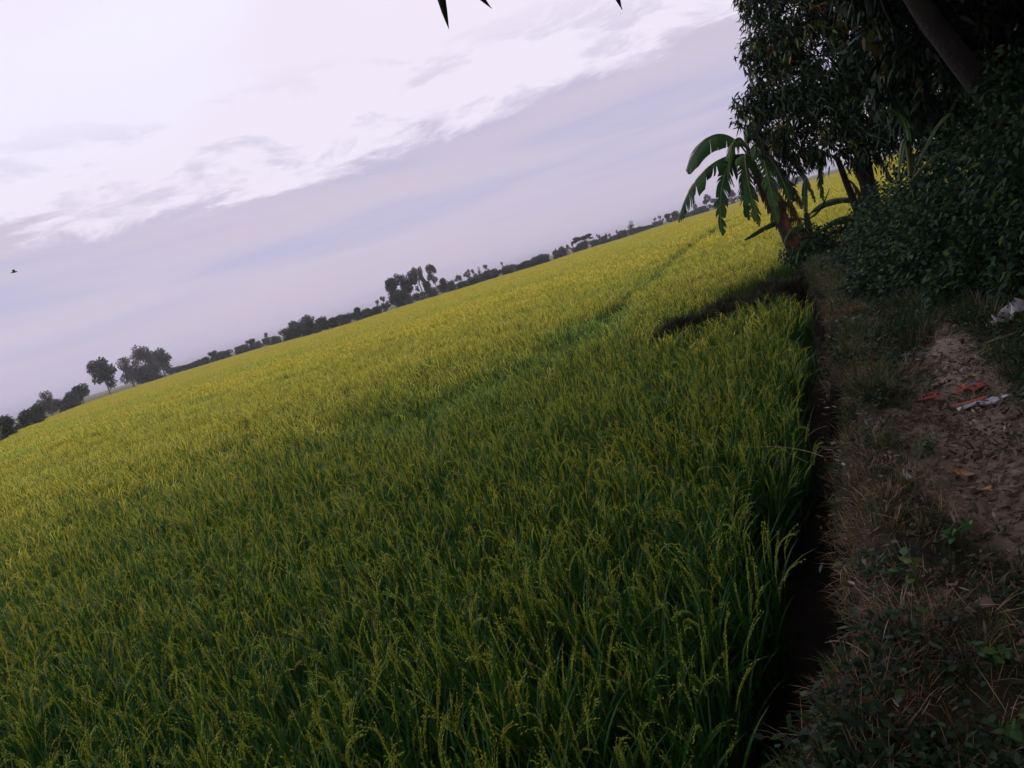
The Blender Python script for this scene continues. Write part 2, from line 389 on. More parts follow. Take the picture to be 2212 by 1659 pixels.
def panicle(mb, base, az, th0, length, bend, tint, nb=3, ng=14, gs=.95):
    """a rice ear: branchlets of grains lying close along a nodding axis"""
    for b in range(nb):
        f = b / nb; ln = length * rng.uniform(.8, 1.05); bd = bend * rng.uniform(.9, 1.15); aa = az + rng.normal() * .09; t0 = th0 + rng.normal() * .03
        P = ribbons(mb, [base], aa, ln, .0026, t0, bd, 7, 1, tint)[0]
        s = np.linspace(.12 + .25 * f, 1, ng)
        p = np.stack([np.interp(s, np.linspace(0, 1, 8), P[:, k]) for k in range(3)], -1) + rng.normal(size=(ng, 3)) * .0016
        tg = unit(np.gradient(p, axis=0) + rng.normal(size=(ng, 3)) * .005)
        sd = unit(np.cross(tg, rng.normal(size=(ng, 3)))); L, W = .0075 * gs, .0030 * gs
        V = np.stack([p - tg * L, p - sd * W, p + tg * L, p + sd * W], 1)
        mb.add(V.reshape(-1, 3), (np.arange(ng) * 4)[:, None] + np.arange(4)[None], 1, tint + rng.normal() * .06)
MB_DUMMY = MB()

def rice_hill(ripe, k):
    mb = MB(); nt = 11
    for i in range(nt):
        a = rng.uniform(0, 2 * np.pi); r = .045 * math.sqrt(rng.uniform()); b = np.array([r * math.cos(a), r * math.sin(a), 0])
        lean = rng.uniform(.03, .20); H = rng.uniform(.62, .78)
        ribbons(mb, [b], a, H, .006, lean, .08, 3, 0, .15)
        nl = 4
        zf = rng.uniform(.12, .85, nl); tip = b[None] + np.stack([math.cos(a) * zf * H * math.sin(lean), math.sin(a) * zf * H * math.sin(lean), zf * H * math.cos(lean)], -1)
        ribbons(mb, tip, rng.uniform(0, 2 * np.pi, nl), rng.uniform(.26, .44, nl), rng.uniform(.010, .016, nl), rng.uniform(.06, .40, nl), rng.uniform(.15, 1.0, nl), 5, 0, np.clip(rng.normal(.35, .25, nl), 0, 1), 1.6, twist=rng.normal(0, .4, nl))
        top = b + np.array([math.cos(a) * H * math.sin(lean + .04), math.sin(a) * H * math.sin(lean + .04), H * math.cos(lean + .04)])
        if rng.uniform() < ripe:
            aa = a + rng.normal() * .9; tn = np.clip(rng.normal(.45, .25), 0, 1)
            ln = rng.uniform(.17, .26)
            panicle(mb, top - np.array([0, 0, .03]), aa, lean * .6, ln, rng.choice([.15, .35, .6, .9, 1.4, 2.0]) * rng.uniform(.7, 1.3), tn)
    return mb.obj('rice_%02d_hill' % k, [M['rice_leaf'], M['panicle']], link=False)
def rice_clump(k, wide, nb, npn, wl, wp):
    mb = MB()
    b = np.stack([rng.uniform(-wide / 2, wide / 2, nb), rng.uniform(-wide / 2, wide / 2, nb), rng.uniform(.2, .45, nb)], -1)
    ribbons(mb, b, rng.uniform(0, 6.28, nb), rng.uniform(.35, .55, nb), wl, rng.uniform(.05, .3, nb), rng.uniform(.1, .8, nb), 3, 0, np.clip(rng.normal(.5, .25, nb), 0, 1))
    p = np.stack([rng.uniform(-wide / 2, wide / 2, npn), rng.uniform(-wide / 2, wide / 2, npn), rng.uniform(.56, .80, npn)], -1)
    ribbons(mb, p, rng.uniform(0, 6.28, npn), rng.uniform(.16, .26, npn), wp, rng.uniform(.05, .3, npn), rng.uniform(.4, 2.2, npn), 4, 1, np.clip(rng.normal(.5, .25, npn), 0, 1), prof='ear')
    return mb.obj('rice_%02d_clump' % k, [M['rice_leaf'], M['panicle']], link=False)

def seg_dist(x, y, P):
    d = np.full(x.shape, 1e9)
    for (ax, ay), (bx, by) in zip(P[:-1], P[1:]):
        t = np.clip(((x - ax) * (bx - ax) + (y - ay) * (by - ay)) / ((bx - ax) ** 2 + (by - ay) ** 2), 0, 1)
        d = np.minimum(d, np.hypot(x - ax - t * (bx - ax), y - ay - t * (by - ay)))
    return d
TRAIL = [(2.4, 18.0), (4.6, 24.0), (7.5, 31.8), (11, 41), (15.3, 51.5), (22, 68)]
GREENWAY = [(2.4, 18.0), (1.2, 14.6), (-.2, 13.0), (-1.6, 11.8)]
GAP = [(1.9, 12.1), (3.7, 13.4), (5.6, 15.0), (7, 16.0)]
def jgrid(x0, x1, y0, y1, d):
    X, Y = np.meshgrid(np.arange(x0, x1, d), np.arange(y0, y1, d))
    x = X.ravel() + rng.uniform(-.38, .38, X.size) * d; y = Y.ravel() + rng.uniform(-.38, .38, X.size) * d
    return x, y
def rice_points(x, y, rmin, rmax, pad):
    r = np.hypot(x, y); a = np.degrees(np.arctan2(x, y))
    ok = (r >= rmin) & (r < np.minimum(rmax, field_far(x, y) - pad)) & (y > -6) & (np.abs(a + 1) < 47 + 60 * np.exp(-r / 3))
    ok &= bank_e(x, y) < -.60 + .10 * np.sin(x * 3.1 + y * 2.3) * np.sin(y * 1.3) - pad * .4 + rng.normal(0, .06, x.shape)
    gw = np.interp(x, [1.9, 2.6, 3.6, 5.5, 7], [.2, .75, 1.15, 1.5, 1.6])
    ok &= ~((seg_dist(x, y, GAP) < gw))
    ok &= ~((seg_dist(x, y, TRAIL) < (.78 if pad > .2 else .22)) & (rng.uniform(size=x.shape) < (1 if pad > .2 else .75)))
    return ok
def ripeness(x, y):
    n = lumps(x * .11, y * .16) * .5 + lumps(x * .035 + 3, y * .05) * .6
    g = .08 + .16 * n + .12 * rng.normal(size=x.shape)
    g += .75 * np.exp(-(seg_dist(x, y, GREENWAY) / .8) ** 2)
    g += .8 * np.exp(-(seg_dist(x, y, TRAIL) / .38) ** 2)
    band = np.exp(-((y - 64 - .12 * x) / 10) ** 2) * (x < 16) + .8 * np.exp(-((y - 34 + .1 * x) / 3.0) ** 2) * (x < -2)
    g += .28 * band
    g += .6 * np.exp(-(np.hypot(x, y) / 12) ** 2) + .28 * sstep(-x, 2, 30) * np.exp(-(y / 60) ** 2)
    g += .3 * np.exp(-((bank_e(x, y) + .3) / .5) ** 2)
    return np.clip(g, 0, 1)
P, RO, SC, ID, GR = [], [], [], [], []
def push(x, y, idx, sxy, sz):
    n = len(x); d = seg_dist(x, y, TRAIL); low = 1 - .34 * np.exp(-(d / .32) ** 2)
    wave = 1 + .05 * lumps(x * .35, y * .35) + .035 * lumps(x * .09 + 2, y * .09)
    lx, ly = .10 * lumps(x * .22 + 4, y * .22), .10 * lumps(x * .19, y * .25 + 7)
    P.append(np.stack([x, y, np.full(n, FIELD - .02)], -1))
    RO.append(np.stack([rng.normal(-.03, .07, n) + lx, rng.normal(-.05, .07, n) + ly, rng.uniform(0, 6.28, n)], -1) if sxy == 1 else np.stack([rng.normal(0, .03, n), rng.normal(0, .03, n), rng.uniform(0, 6.28, n)], -1))
    gway = np.exp(-(seg_dist(x, y, GREENWAY) / .75) ** 2); low = low * (1 - .22 * gway)
    late = np.maximum(.8 * gway, np.exp(-(d / .32) ** 2)) > rng.uniform(.3, .9, n)
    idx = np.where(late & (idx >= 8), np.where(idx < 12, 15, 16), idx)
    k = rng.uniform(.88, 1.12, n) * low * wave
    SC.append(np.stack([rng.uniform(.95, 1.1, n), rng.uniform(.95, 1.1, n), k * sz], -1)); ID.append(idx); GR.append(ripeness(x, y))
x, y = jgrid(-20, 16, -6, 22, .155); ok = rice_points(x, y, 0, 21, 0) & (np.hypot(x, y) < rng.uniform(10, 21, x.shape)); x, y = x[ok], y[ok]
push(x, y, rng.integers(0, 8, len(x)), 1, .98)
x, y = jgrid(-40, 44, 4, 48, .30); ok = rice_points(x, y, 10, 48, .05); r_ = np.hypot(x, y); ok &= (r_ > rng.uniform(10, 21, x.shape)) & (r_ < rng.uniform(30, 48, x.shape)); x, y = x[ok], y[ok]
push(x, y, rng.integers(8, 12, len(x)), 1, .98)
x, y = jgrid(-160, 175, 18, 285, .8); ok = rice_points(x, y, 30, 400, .3) & (np.hypot(x, y) > rng.uniform(30, 48, x.shape)); x, y = x[ok], y[ok]
push(x, y, rng.integers(12, 15, len(x)), 2, .98)
rice_src = [rice_hill(.5, k) for k in range(8)] + [rice_clump(8 + k, .36, 62, 30, .012, .011) for k in range(4)] + [rice_clump(12 + k, 1.15, 190, 190, .026, .028) for k in range(3)] + [rice_clump(15, .36, 80, 3, .012, .014), rice_clump(16, 1.15, 260, 12, .03, .03)]
scatter('rice_crop', np.concatenate(P), np.concatenate(RO), np.concatenate(SC), np.concatenate(ID), np.concatenate(GR), rice_src,
        'ripening yellow green rice filling the wide paddy field', 'rice')

# ------------------------------------------------------------------ grass, straw and litter on the bank (uncountable)
def tuft(k, nb, L, W, spread, th, bend, mat, tm, name):
    mb = MB(); a = rng.uniform(0, 6.28, nb); r = spread * np.sqrt(rng.uniform(size=nb))
    b = np.stack([r * np.cos(a), r * np.sin(a), np.full(nb, -.01)], -1)
    ribbons(mb, b, a + rng.normal(0, .8, nb), rng.uniform(*L, nb), W, rng.uniform(*th, nb), rng.uniform(*bend, nb), 3, 0, np.clip(rng.normal(tm, .25, nb), 0, 1))
    return mb.obj('%s_%02d' % (name, k), mat, link=False)
def bank_points(n, s0, s1, t0, t1, keep):
    s = s0 + (s1 - s0) * rng.uniform(size=n) ** 1.35; t = rng.uniform(t0, t1, n); x, y = xy(s, t)
    k = rng.uniform(size=n) < keep(s, t, x, y); x, y = x[k], y[k]
    return x, y
def drop(name, x, y, srcs, sc, label, cat, tilt=.25):
    n = len(x); z = bank_z(x, y)
    k = rng.uniform(*sc, n)
    scatter(name, np.stack([x, y, z], -1), np.stack([rng.normal(0, tilt, n), rng.normal(0, tilt, n), rng.uniform(0, 6.28, n)], -1),
            np.stack([k, k, k * rng.uniform(.7, 1.2, n)], -1), rng.integers(0, len(srcs), n), np.zeros(n), srcs, label, cat)
clump = lambda x, y: np.clip(.5 + .55 * lumps(x * .9 + 5, y * .9), .06, 1)
x, y = bank_points(46000, .6, 18, -.75, 3.2, lambda s, t, x, y: (bank_e(x, y) > -.12) * (1 - .93 * np.clip(path_mask(x, y) * 1.3, 0, 1)) * clump(x, y))
drop('bank_grass', x, y, [tuft(k, 18, (.03, .10), .0042, .055, (.2, 1.3), (.1, .9), M['grass'], .4, 'grass_tuft') for k in range(5)], (.6, 1.25), 'short dull green grass matted over the top of the bank', 'grass')
x, y = bank_points(30000, .6, 16, -.8, 2.6, lambda s, t, x, y: (bank_e(x, y) > -.14) * (.2 + .95 * np.exp(-((bank_e(x, y) - .12) / .28) ** 2)) * (1 - .8 * np.clip(path_mask(x, y), 0, 1)) * (1.05 - clump(x + 2, y)) * np.interp(s, [1.8, 3.6], [.4, 1]))
drop('dry_grass', x, y, [tuft(k, 18, (.04, .13), .0026, .06, (.4, 1.6), (-.3, .9), M['straw'], .4, 'straw_tuft') for k in range(5)], (.6, 1.3), 'thin brown dried grass fringing the rim of the bank', 'grass')
M['stubble'] = ramp_mat('dark_stubble', [(0, (.016, .016, .008)), (.6, (.034, .036, .014)), (1, (.09, .09, .03))], .9, .1)  # dark tufts added to cover the ridge and keep the gap dark
q_ = ridge_pts[rng.integers(0, len(ridge_pts), 5200)] + rng.normal(size=(5200, 3)) * np.array([.06, .06, .0])
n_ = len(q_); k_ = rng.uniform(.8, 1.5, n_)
scatter('ridge_stubble', q_, np.stack([rng.normal(0, .2, n_), rng.normal(0, .2, n_), rng.uniform(0, 6.28, n_)], -1), np.stack([k_, k_, k_], -1), rng.integers(0, 4, n_), np.zeros(n_),
        [tuft(k, 16, (.06, .17), .009, .09, (.3, 1.3), (.1, 1.0), M['stubble'], .4, 'stubble_tuft') for k in range(4)], 'dark stubble matted over the added ridge that darkens the gap in the rice', 'stubble')
def cover_src(k):
    mb = MB(); n = 16; b = np.stack([rng.normal(0, .05, n), rng.normal(0, .05, n), rng.uniform(.01, .06, n)], -1)
    d = unit(np.stack([rng.normal(size=n), rng.normal(size=n), rng.normal(.1, .3, n)], -1))
    leaves(mb, b, d, rng.uniform(.016, .04, n), rng.uniform(.009, .02, n), .15, 0, np.clip(rng.normal(.4, .28, n), 0, 1))
    return mb.obj('cover_%02d' % k, M['shrub'], link=False)
x, y = bank_points(15000, .6, 17.5, -.4, 3.0, lambda s, t, x, y: (bank_e(x, y) > .05) * (1 - .96 * np.clip(path_mask(x, y) * 1.4, 0, 1)) * np.clip(np.interp(s, [0, 2.2, 3.5, 6, 9], [1, .9, .25, .45, 1]) * (np.interp(s, [2.5, 4], [.75, .35]) + lumps(x * 1.3, y * 1.3 + 4)) + .3 * (t > .9), 0, 1))
n_ = len(x); far_k = np.interp(st(x, y)[0], [2, 7, 15], [1, 1.5, 3.0])
drop('ground_cover', x, y, [cover_src(k) for k in range(5)], (.8, 1.4), 'low dark broad leaved creepers covering the bank', 'ground cover', .2)
x, y = bank_points(2600, 6.5, 17.5, -.3, 3.2, lambda s, t, x, y: (bank_e(x, y) > .12) * np.clip(.25 + .7 * lumps(x * .8, y * .8 + 1), .03, 1) * (1 - np.clip(path_mask(x, y) * 2, 0, 1)))
drop('tall_weeds', x, y, [cover_src(k + 5) for k in range(4)], (1.2, 2.3), 'dark shin high weeds over the far part of the bank', 'weeds', .2)
x, y = bank_points(9000, 5.5, 17.5, -.3, 3.2, lambda s, t, x, y: (bank_e(x, y) > -.05) * np.clip(.6 + .6 * lumps(x * .7 + 9, y * .7), .1, 1) * (1 - np.clip(path_mask(x, y) * 2, 0, 1)))
drop('tall_grass', x, y, [tuft(k, 20, (.07, .19), .005, .07, (.2, 1.2), (.1, .9), [M['grass'], M['grass'], M['grass'], M['straw']][k % 4], .22, 'tall_tuft') for k in range(4)], (.8, 1.4), 'dull brown green grass tussocks on the far part of the bank', 'grass')
def litter_src(k):
    mb = MB(); n = 5; b = np.stack([rng.normal(0, .05, n), rng.normal(0, .05, n), rng.uniform(.006, .02, n)], -1)
    d = unit(np.stack([rng.normal(size=n), rng.normal(size=n), rng.normal(0, .15, n)], -1))
    leaves(mb, b, d, rng.uniform(.03, .07, n), rng.uniform(.008, .022, n), -.1, 0, np.clip(rng.normal(.45, .3, n), 0, 1))
    return mb.obj('litter_%02d' % k, M['litter'], link=False)
x, y = bank_points(9000, .6, 13, -.3, 1.9, lambda s, t, x, y: .25 + .75 * path_mask(x, y))
drop('leaf_litter', x, y, [litter_src(k) for k in range(6)], (.6, 1.2), 'small dead leaf scraps strewn on the footpath', 'litter', .12)

# ------------------------------------------------------------------ trees of the bank
def limb(a, b, sag=0.0, n=8):
    a, b = np.asarray(a, float), np.asarray(b, float); m = (a + b) / 2 + rng.normal(size=3) * .12 * np.linalg.norm(b - a) + np.array([0, 0, -sag])
    return bez([a, m, b], n)
def leafy_tree(name, label, base, trunk, r_base, lobes, whorls, L, W, group=None, per=9, tint=(.5, .28), droop=.55, bend=.35, mat='mango', inner=.2):
    root = empty(name, base, label, 'tree', group)
    b = np.asarray(base, float); tb = MB()
    tr = np.asarray(trunk, float) - b
    path = bez(tr, 14); tube(tb, path, np.interp(np.linspace(0, 1, 14), [0, .12, 1], [r_base * 1.35, r_base, r_base * .62]), 12, 0, .5, .04)
    tb.obj('trunk', M['bark'], root)
    lb = MB(); cr = MB(); tot = sum(l[3] ** 2 for l in lobes)
    for (x, y, z, r) in lobes:
        c = np.array([x, y, z]) - b
        k = rng.integers(10, 14); pl = limb(path[k], c, .0); tube(lb, pl, np.linspace(r_base * .42, .02, 8), 6, 0, .4, .05)
        n = int(whorls * r * r / tot); d = rand_dirs(n); d[:, 2] *= .85
        rr = r * rng.uniform(inner, 1, n) ** .45; p = c + d * rr[:, None]
        for q in p[:: max(1, n // 14)]: tube(lb, limb(c + (q - c) * .15, q, .05, 5), np.linspace(.016, .004, 5), 4, 0, .4)
        out = unit(d * .8 + rng.normal(size=(n, 3)) * .5)
        wt_ = np.clip(rng.normal(tint[0], tint[1], n), 0, .93); odd = rng.uniform(size=n); wt_[odd > .975] = rng.uniform(.93, 1, (odd > .975).sum())
        pb = np.repeat(p, per, 0) + rng.normal(size=(n * per, 3)) * .05
        dd = unit(np.repeat(out, per, 0) * .45 + rng.normal(size=(n * per, 3)) * .75 + np.array([0, 0, -droop]))
        leaves(cr, pb, dd, rng.uniform(.45, 1.2, n * per) * L, rng.uniform(.8, 1.2, n * per) * W, bend, 0, np.repeat(wt_, per) + rng.normal(0, .03, n * per))
    lb.obj('branches', M['bark'], root); cr.obj('crown', M[mat], root)
    return root
# mango standing at the end of the bank, over the bananas
mango = leafy_tree('mango_tree', 'dark mango tree with drooping leaves at the end of the bank above the bananas', (7.75, 15, .1),
    [(7.75, 15, 0), (7.7, 15.1, 1.0), (7.6, 15, 2.2), (8.0, 15, 3.2)], .16,
    [(6.75, 15, 4.5, .85), (6.55, 14.9, 3.5, .7), (7.5, 15, 3.6, 1.15), (7.1, 14.7, 2.65, .65), (7.7, 14.6, 2.5, .75), (9.0, 15, 3.8, 1.4), (8.8, 14.6, 2.5, 1.0), (10.2, 15, 3.2, 1.6),
     (6.35, 14.8, 2.75, .6), (6.25, 15.3, 2.45, .45), (6.55, 15.1, 2.05, .4), (6.2, 14.9, 3.2, .5), (5.8, 14.9, 3.1, .38), (6.35, 14.9, 4.0, .5), (6.9, 14.6, 2.15, .5), (7.6, 14.5, 1.95, .6), (8.4, 14.4, 1.8, .8), (9.4, 14.2, 1.6, .9), (7.6, 15.3, 5.2, 1.3), (9.2, 15.4, 5.6, 1.7), (8.2, 14.2, 4.5, 1.0), (6.65, 15, 5.3, .6), (11, 15.5, 4.8, 1.6)], 6400, .165, .038)
# the tree that leans out from the thicket
leaning = leafy_tree('leaning_tree', 'tree with thick bare trunk leaning left out of the dark thicket', (6.45, 8, .3),
    [(6.5, 8, 0), (6.0, 8, .9), (5.35, 8, 2.1), (4.75, 8, 3.1), (4.4, 7.8, 4.6)], .135,
    [(4.6, 7.6, 5.2, 1.5), (6.2, 8.4, 4.3, 1.3), (7.2, 8, 3.6, 1.3), (5.6, 7.4, 5.6, 1.6), (7.6, 7.4, 5.0, 1.7), (6.6, 6.4, 4.6, 1.3), (3.6, 7.0, 6.2, 1.4), (5.7, 9.3, 3.9, .9), (7.2, 9.4, 2.7, 1.0), (6.2, 9.6, 2.4, .9), (7.6, 8.8, 3.2, 1.2), (5.75, 9.6, 2.9, .6), (5.2, 8.9, 4.0, .8)], 6500, .2, .05, tint=(.42, .28))
# the tree above the viewpoint, whose lowest leaves hang into the top of the picture
overhead = leafy_tree('overhanging_tree', 'broad tree overhead whose dark pointed leaf tips hang at the top edge', (1.5, -2.2, .1),
    [(1.5, -2.2, 0), (1.3, -2.0, 1.6), (1.1, -1.6, 3.2), (.8, -.8, 4.6)], .22,
    [(.3, .6, 4.6, 1.7), (1.9, 2.2, 4.6, 1.7), (-1.6, .8, 5.0, 1.6), (3.3, .6, 4.3, 1.7), (.2, 2.9, 5.0, 1.4), (2.4, -1.2, 5.0, 2.0), (-1.0, -2.0, 5.2, 2.0), (3.6, 3.4, 4.8, 1.5), (4.6, -1.6, 4.0, 1.8), (1.0, 0, 6.4, 2.2), (-2.6, -1.4, 4.6, 1.5), (3.0, 1.8, 6.2, 1.8), (-.9, 3.6, 5.2, 1.3), (1.6, 4.6, 5.8, 1.3)], 8600, .22, .055)
leafy_tree('bank_tree', 'dense dark tree standing right of the path, mostly outside the right edge', (5.4, 2.6, .3), [(5.4, 2.6, 0), (5.3, 2.6, 2), (5.2, 2.6, 4)], .2,
    [(5.2, 2.6, 4.4, 1.7), (4.9, 4.0, 3.7, 1.1), (6.6, 3.4, 3.2, 1.7), (6.2, 1.4, 3.0, 1.8), (6.8, 5.2, 4.2, 1.7), (4.6, 1.0, 3.4, 1.4), (6.4, 2.6, 1.5, 1.3), (6.0, .4, 1.5, 1.3)], 4200, .2, .05)
leafy_tree('bank_tree', 'dense dark tree on the bank behind the viewpoint', (-.6, -6.5, .2), [(-.6, -6.5, 0), (-.6, -6.4, 2), (-.7, -6.2, 4)], .22,
    [(-.7, -6.2, 4.6, 2.2), (1.6, -5.6, 4.0, 2.0), (-2.8, -5.4, 4.2, 2.0), (3.4, -4.4, 3.0, 2.0), (.4, -5.2, 2.4, 1.6), (-2.6, -4.6, 2.2, 1.4), (2.4, -4.2, 1.6, 1.4)], 5200, .22, .055)
tw = MB(); tube(tw, bez([(.3, 2.2, 3.9), (.1, 2.9, 3.4), (.2, 3.15, 2.98), (.22, 3.2, 2.86)], 10) - np.array([1.5, -2.2, .1]), np.linspace(.012, .004, 10), 5)
tube(tw, bez([(.9, 2.5, 3.8), (.85, 3.0, 3.2), (.82, 3.2, 2.75)], 10) - np.array([1.5, -2.2, .1]), np.linspace(.01, .004, 10), 5)
tw.obj('twig', M['bark'], overhead)
for a, d, L, W in (((.19, 3.2, 2.83), (-.13, 0, -1), .285, .042), ((.24, 3.2, 2.80), (.42, 0, -.95), .245, .04), ((.82, 3.2, 2.72), (.03, 0, -1), .29, .05), ((.2, 3.2, 2.86), (-.8, .2, -.2), .2, .04), ((.82, 3.2, 2.74), (.8, .3, -.3), .2, .04)):
    m_ = MB(); d = unit(np.array(d)); s = np.linspace(0, 1, 9); w = np.interp(s, [0, .12, .45, .8, 1], [.1, .6, 1, .5, .0]) * W / 2
    p = np.array(a)[None] + d[None] * (s * L)[:, None] + np.array([.05, 0, 0])[None] * ((s * s) * L)[:, None] - np.array([1.5, -2.2, .1])
    sd = unit(np.cross(d, (.3, 1, .2)))
    V = np.stack([p - sd * w[:, None], p + np.array([0, -.008, 0]), p + sd * w[:, None]], 1).reshape(-1, 3); i = (np.arange(8) * 3)[:, None]
    m_.add(V, [np.concatenate([i + np.array([[0, 1, 4, 3]]), i + np.array([[1, 2, 5, 4]])])], 0, .3); m_.obj('leaf', M['mango'], overhead)

# ------------------------------------------------------------------ thicket of shrubs along the right of the path
def shrub(name, label, base, lobes, n, L, W, mat='shrub', group=None, tint=(.45, .28), droop=.2):
    root = empty(name, base, label, 'shrub', group); st_ = MB(); fo = MB(); b = np.asarray(base, float); tot = sum(l[3] ** 2 for l in lobes)
    for (x, y, z, r) in lobes:
        c = np.array([x, y, z]) - b
        for q in range(3): tube(st_, limb((rng.normal() * .08, rng.normal() * .08, 0), c + rng.normal(size=3) * r * .5, 0, 6), np.linspace(.018, .004, 6), 5, 0, .3)
        k = int(n * r * r / tot); d = rand_dirs(k); p = c + d * (r * rng.uniform(.1, 1, k) ** .42)[:, None]
        dd = unit(d * .6 + rng.normal(size=(k, 3)) * .7 + np.array([0, 0, -droop]))
        leaves(fo, p, dd, rng.uniform(.6, 1.2, k) * L, rng.uniform(.8, 1.2, k) * W, .25, 0, np.clip(rng.normal(*tint, k), 0, 1))
    st_.obj('stems', M['bark'], root); fo.obj('foliage', M[mat], root)
    return root
SH = [
    ('bushy_shrub', 'dark shrub directly beneath the mango crown, right of the bananas', 14.8, 1.9, [(0, 0, .5, .8), (.7, .2, .7, .9), (-.4, -.3, .3, .5)], 1700),
    ('bushy_shrub', 'low dark bush around the foot of the banana plants', 17.1, .12, [(0, 0, .15, .4), (.45, -.1, .2, .45), (.9, -.3, .3, .5), (-.2, -.3, .1, .3), (-.42, .1, .2, .36), (-.1, .1, .45, .3)], 1500),
    ('bushy_shrub', 'low dark bush in front of the slender banana plant', 16.2, 1.15, [(0, 0, .25, .5), (.5, .1, .4, .6), (-.4, -.2, .15, .4)], 1300),
    ('low_shrub', 'low dark bush on the rim just before the bananas', 13.6, .45, [(0, 0, .15, .36), (.4, .1, .25, .45), (.1, -.5, .1, .3)], 900),
    ('low_shrub', 'low dark bush on the rim halfway to the bananas', 10.2, .5, [(0, 0, .12, .28), (.3, .15, .2, .36), (.05, -.4, .08, .24)], 700),
    ('low_shrub', 'low dark bush hugging the path end beside the grassy rim', 11.0, .95, [(0, 0, .2, .4), (.4, .1, .35, .5), (-.2, .4, .15, .3)], 1000),
    ('low_shrub', 'low dark bush between path end and sword leaved plant', 9.6, 1.1, [(0, 0, .2, .4), (.35, .2, .4, .5), (.1, -.4, .12, .3)], 1000),
    ('low_shrub', 'low dark bush at the upper end of the bare path', 8.5, 1.25, [(0, 0, .18, .36), (.35, .1, .35, .42), (.1, -.35, .12, .26)], 900),
    ('low_shrub', 'low leafy bush right behind the crumpled bag', 7.75, 1.62, [(0, 0, .2, .32), (.3, .1, .35, .4)], 700),
    ('bushy_shrub', 'dark weedy shrub at the far end of the path below the bananas', 12.0, 1.0, [(0, 0, .35, .6), (.5, .4, .6, .8), (-.3, -.4, .2, .45)], 1500),
    ('bushy_shrub', 'broad dark shrub behind the young sword leaved plant', 10.2, 1.7, [(0, 0, .7, .8), (.5, .6, 1.0, .9), (.3, -.5, .6, .7)], 1900),
    ('bushy_shrub', 'vine covered shrub under the leaning trunk', 8.6, 2.1, [(0, 0, .7, .9), (.5, .3, 1.2, .9), (.4, -.5, .5, .7), (.9, .2, 2.0, .5), (.2, .4, 1.7, .45)], 2600),
    ('bushy_shrub', 'leafy green shrub above the white crumpled bag', 7.7, 2.2, [(0, 0, .45, .6), (.4, .2, .8, .7), (.3, -.4, .5, .5)], 1500),
    ('bushy_shrub', 'bright leaved low shrub at the right edge beside the plastic scraps', 4.85, 1.14, [(0, 0, .15, .27), (.25, .1, .4, .33), (.2, -.25, .2, .3)], 500),
    ('bushy_shrub', 'tall dark shrub filling the right edge behind the leaning trunk', 9.3, 3.6, [(0, 0, 1.2, 1.1), (.6, -.6, 1.6, 1.1), (.9, .6, 1.4, 1.1)], 2200),
    ('bushy_shrub', 'dark thicket shrub between mango tree and leaning trunk', 12.6, 2.9, [(0, 0, 1.0, 1.1), (.6, .6, 1.5, 1.1), (.6, -.8, 1.0, 1.0)], 2200),
]
for nm, lab, s, t, lo, n in SH:
    x, y = xy(s, t); z = float(bank_z(np.array(x), np.array(y)))
    shrub(nm, lab, (x, y, z), [(x + a, y + b, z + c, r) for a, b, c, r in lo], n * 3, .085, .04, group='shrubs of the thicket right of the path')

# ------------------------------------------------------------------ bananas
def banana_leaf(root, org, pts, width, torn=.3, droop=.9, mat='banana', tint=.4, bare=.12, side=(0, 1, 0), n=56, asym=1.0, roll=.0, force=False):
    pts = np.asarray(pts, float) - np.asarray(org); P = bez(pts, n); tan = unit(np.gradient(P, axis=0))
    sd = unit(np.cross(tan, (0, 0, 1.))); bad = np.abs(tan[:, 2]) > .93
    sd[bad] = unit(np.asarray(side, float)); sd = unit(sd + np.asarray(side, float) * .6 * np.sign(sd @ np.asarray(side, float))[:, None])
    if force: sd = np.asarray(side, float)[None] - tan * (tan @ np.asarray(side, float))[:, None]; sd = unit(sd)
    s = np.linspace(0, 1, n); w = width / 2 * np.interp(s, [bare, bare + .12, .45, .8, .95, 1], [.05, .75, 1, .85, .45, .1])
    mb = MB(); dn = np.array([0, 0, -1.])
    for sg in (-1, 1):
        i = int(bare * n)
        while i < n - 1:
            j = min(n - 1, i + int(rng.integers(1, 3) if rng.uniform() < torn else rng.integers(4, 9)))
            dr = droop * rng.uniform(.75, 1.15) + (.25 * rng.uniform() if torn > .5 else 0); cut = 1 - (rng.uniform(.0, .45) if rng.uniform() < torn else 0)
            sl = slice(i, j + 1); V = []
            for f in (0, .35, .7, 1):
                ang = dr * (.5 + .8 * f) - sg * roll; ww = w[sl] * f * cut * (asym if sg > 0 else 1)
                q = P[sl] + sg * sd[sl] * (ww * math.cos(ang))[:, None] + dn * (ww * math.sin(ang))[:, None] + tan[sl] * (.25 * ww)[:, None]
                if f == 1 and j > i: q = q + tan[sl] * rng.normal(0, .006, (j - i + 1, 1))
                V.append(q)
            k = j - i + 1
            if torn > .2:      # strips narrow towards their ends, leaving slits
                for r_, f in ((2, .86), (3, .62)): V[r_] = V[r_].mean(0) + (V[r_] - V[r_].mean(0)) * f
            ii = (np.arange(3) * k)[:, None] + np.arange(k - 1)[None]
            mb.add(np.concatenate(V), np.stack([ii, ii + 1, ii + k + 1, ii + k], -1).reshape(-1, 4), 0, float(np.clip(tint + rng.normal() * .12, 0, 1)))
            i = j
    lf = mb.obj('leaf' if mat == 'banana' else 'dead_leaf', M[mat], root)
    rb = MB(); tube(rb, P + np.array([0, 0, .004]), np.linspace(.022, .004, n), 6, 0, .5); rb.obj('midrib', M['banana_rib'] if mat == 'banana' else M['dead'], lf)
    return lf
O1 = (6.43, 16, .05)
ban = empty('banana_plant', O1, 'tall banana plant with long torn drooping leaves left of the mango tree', 'banana plant')
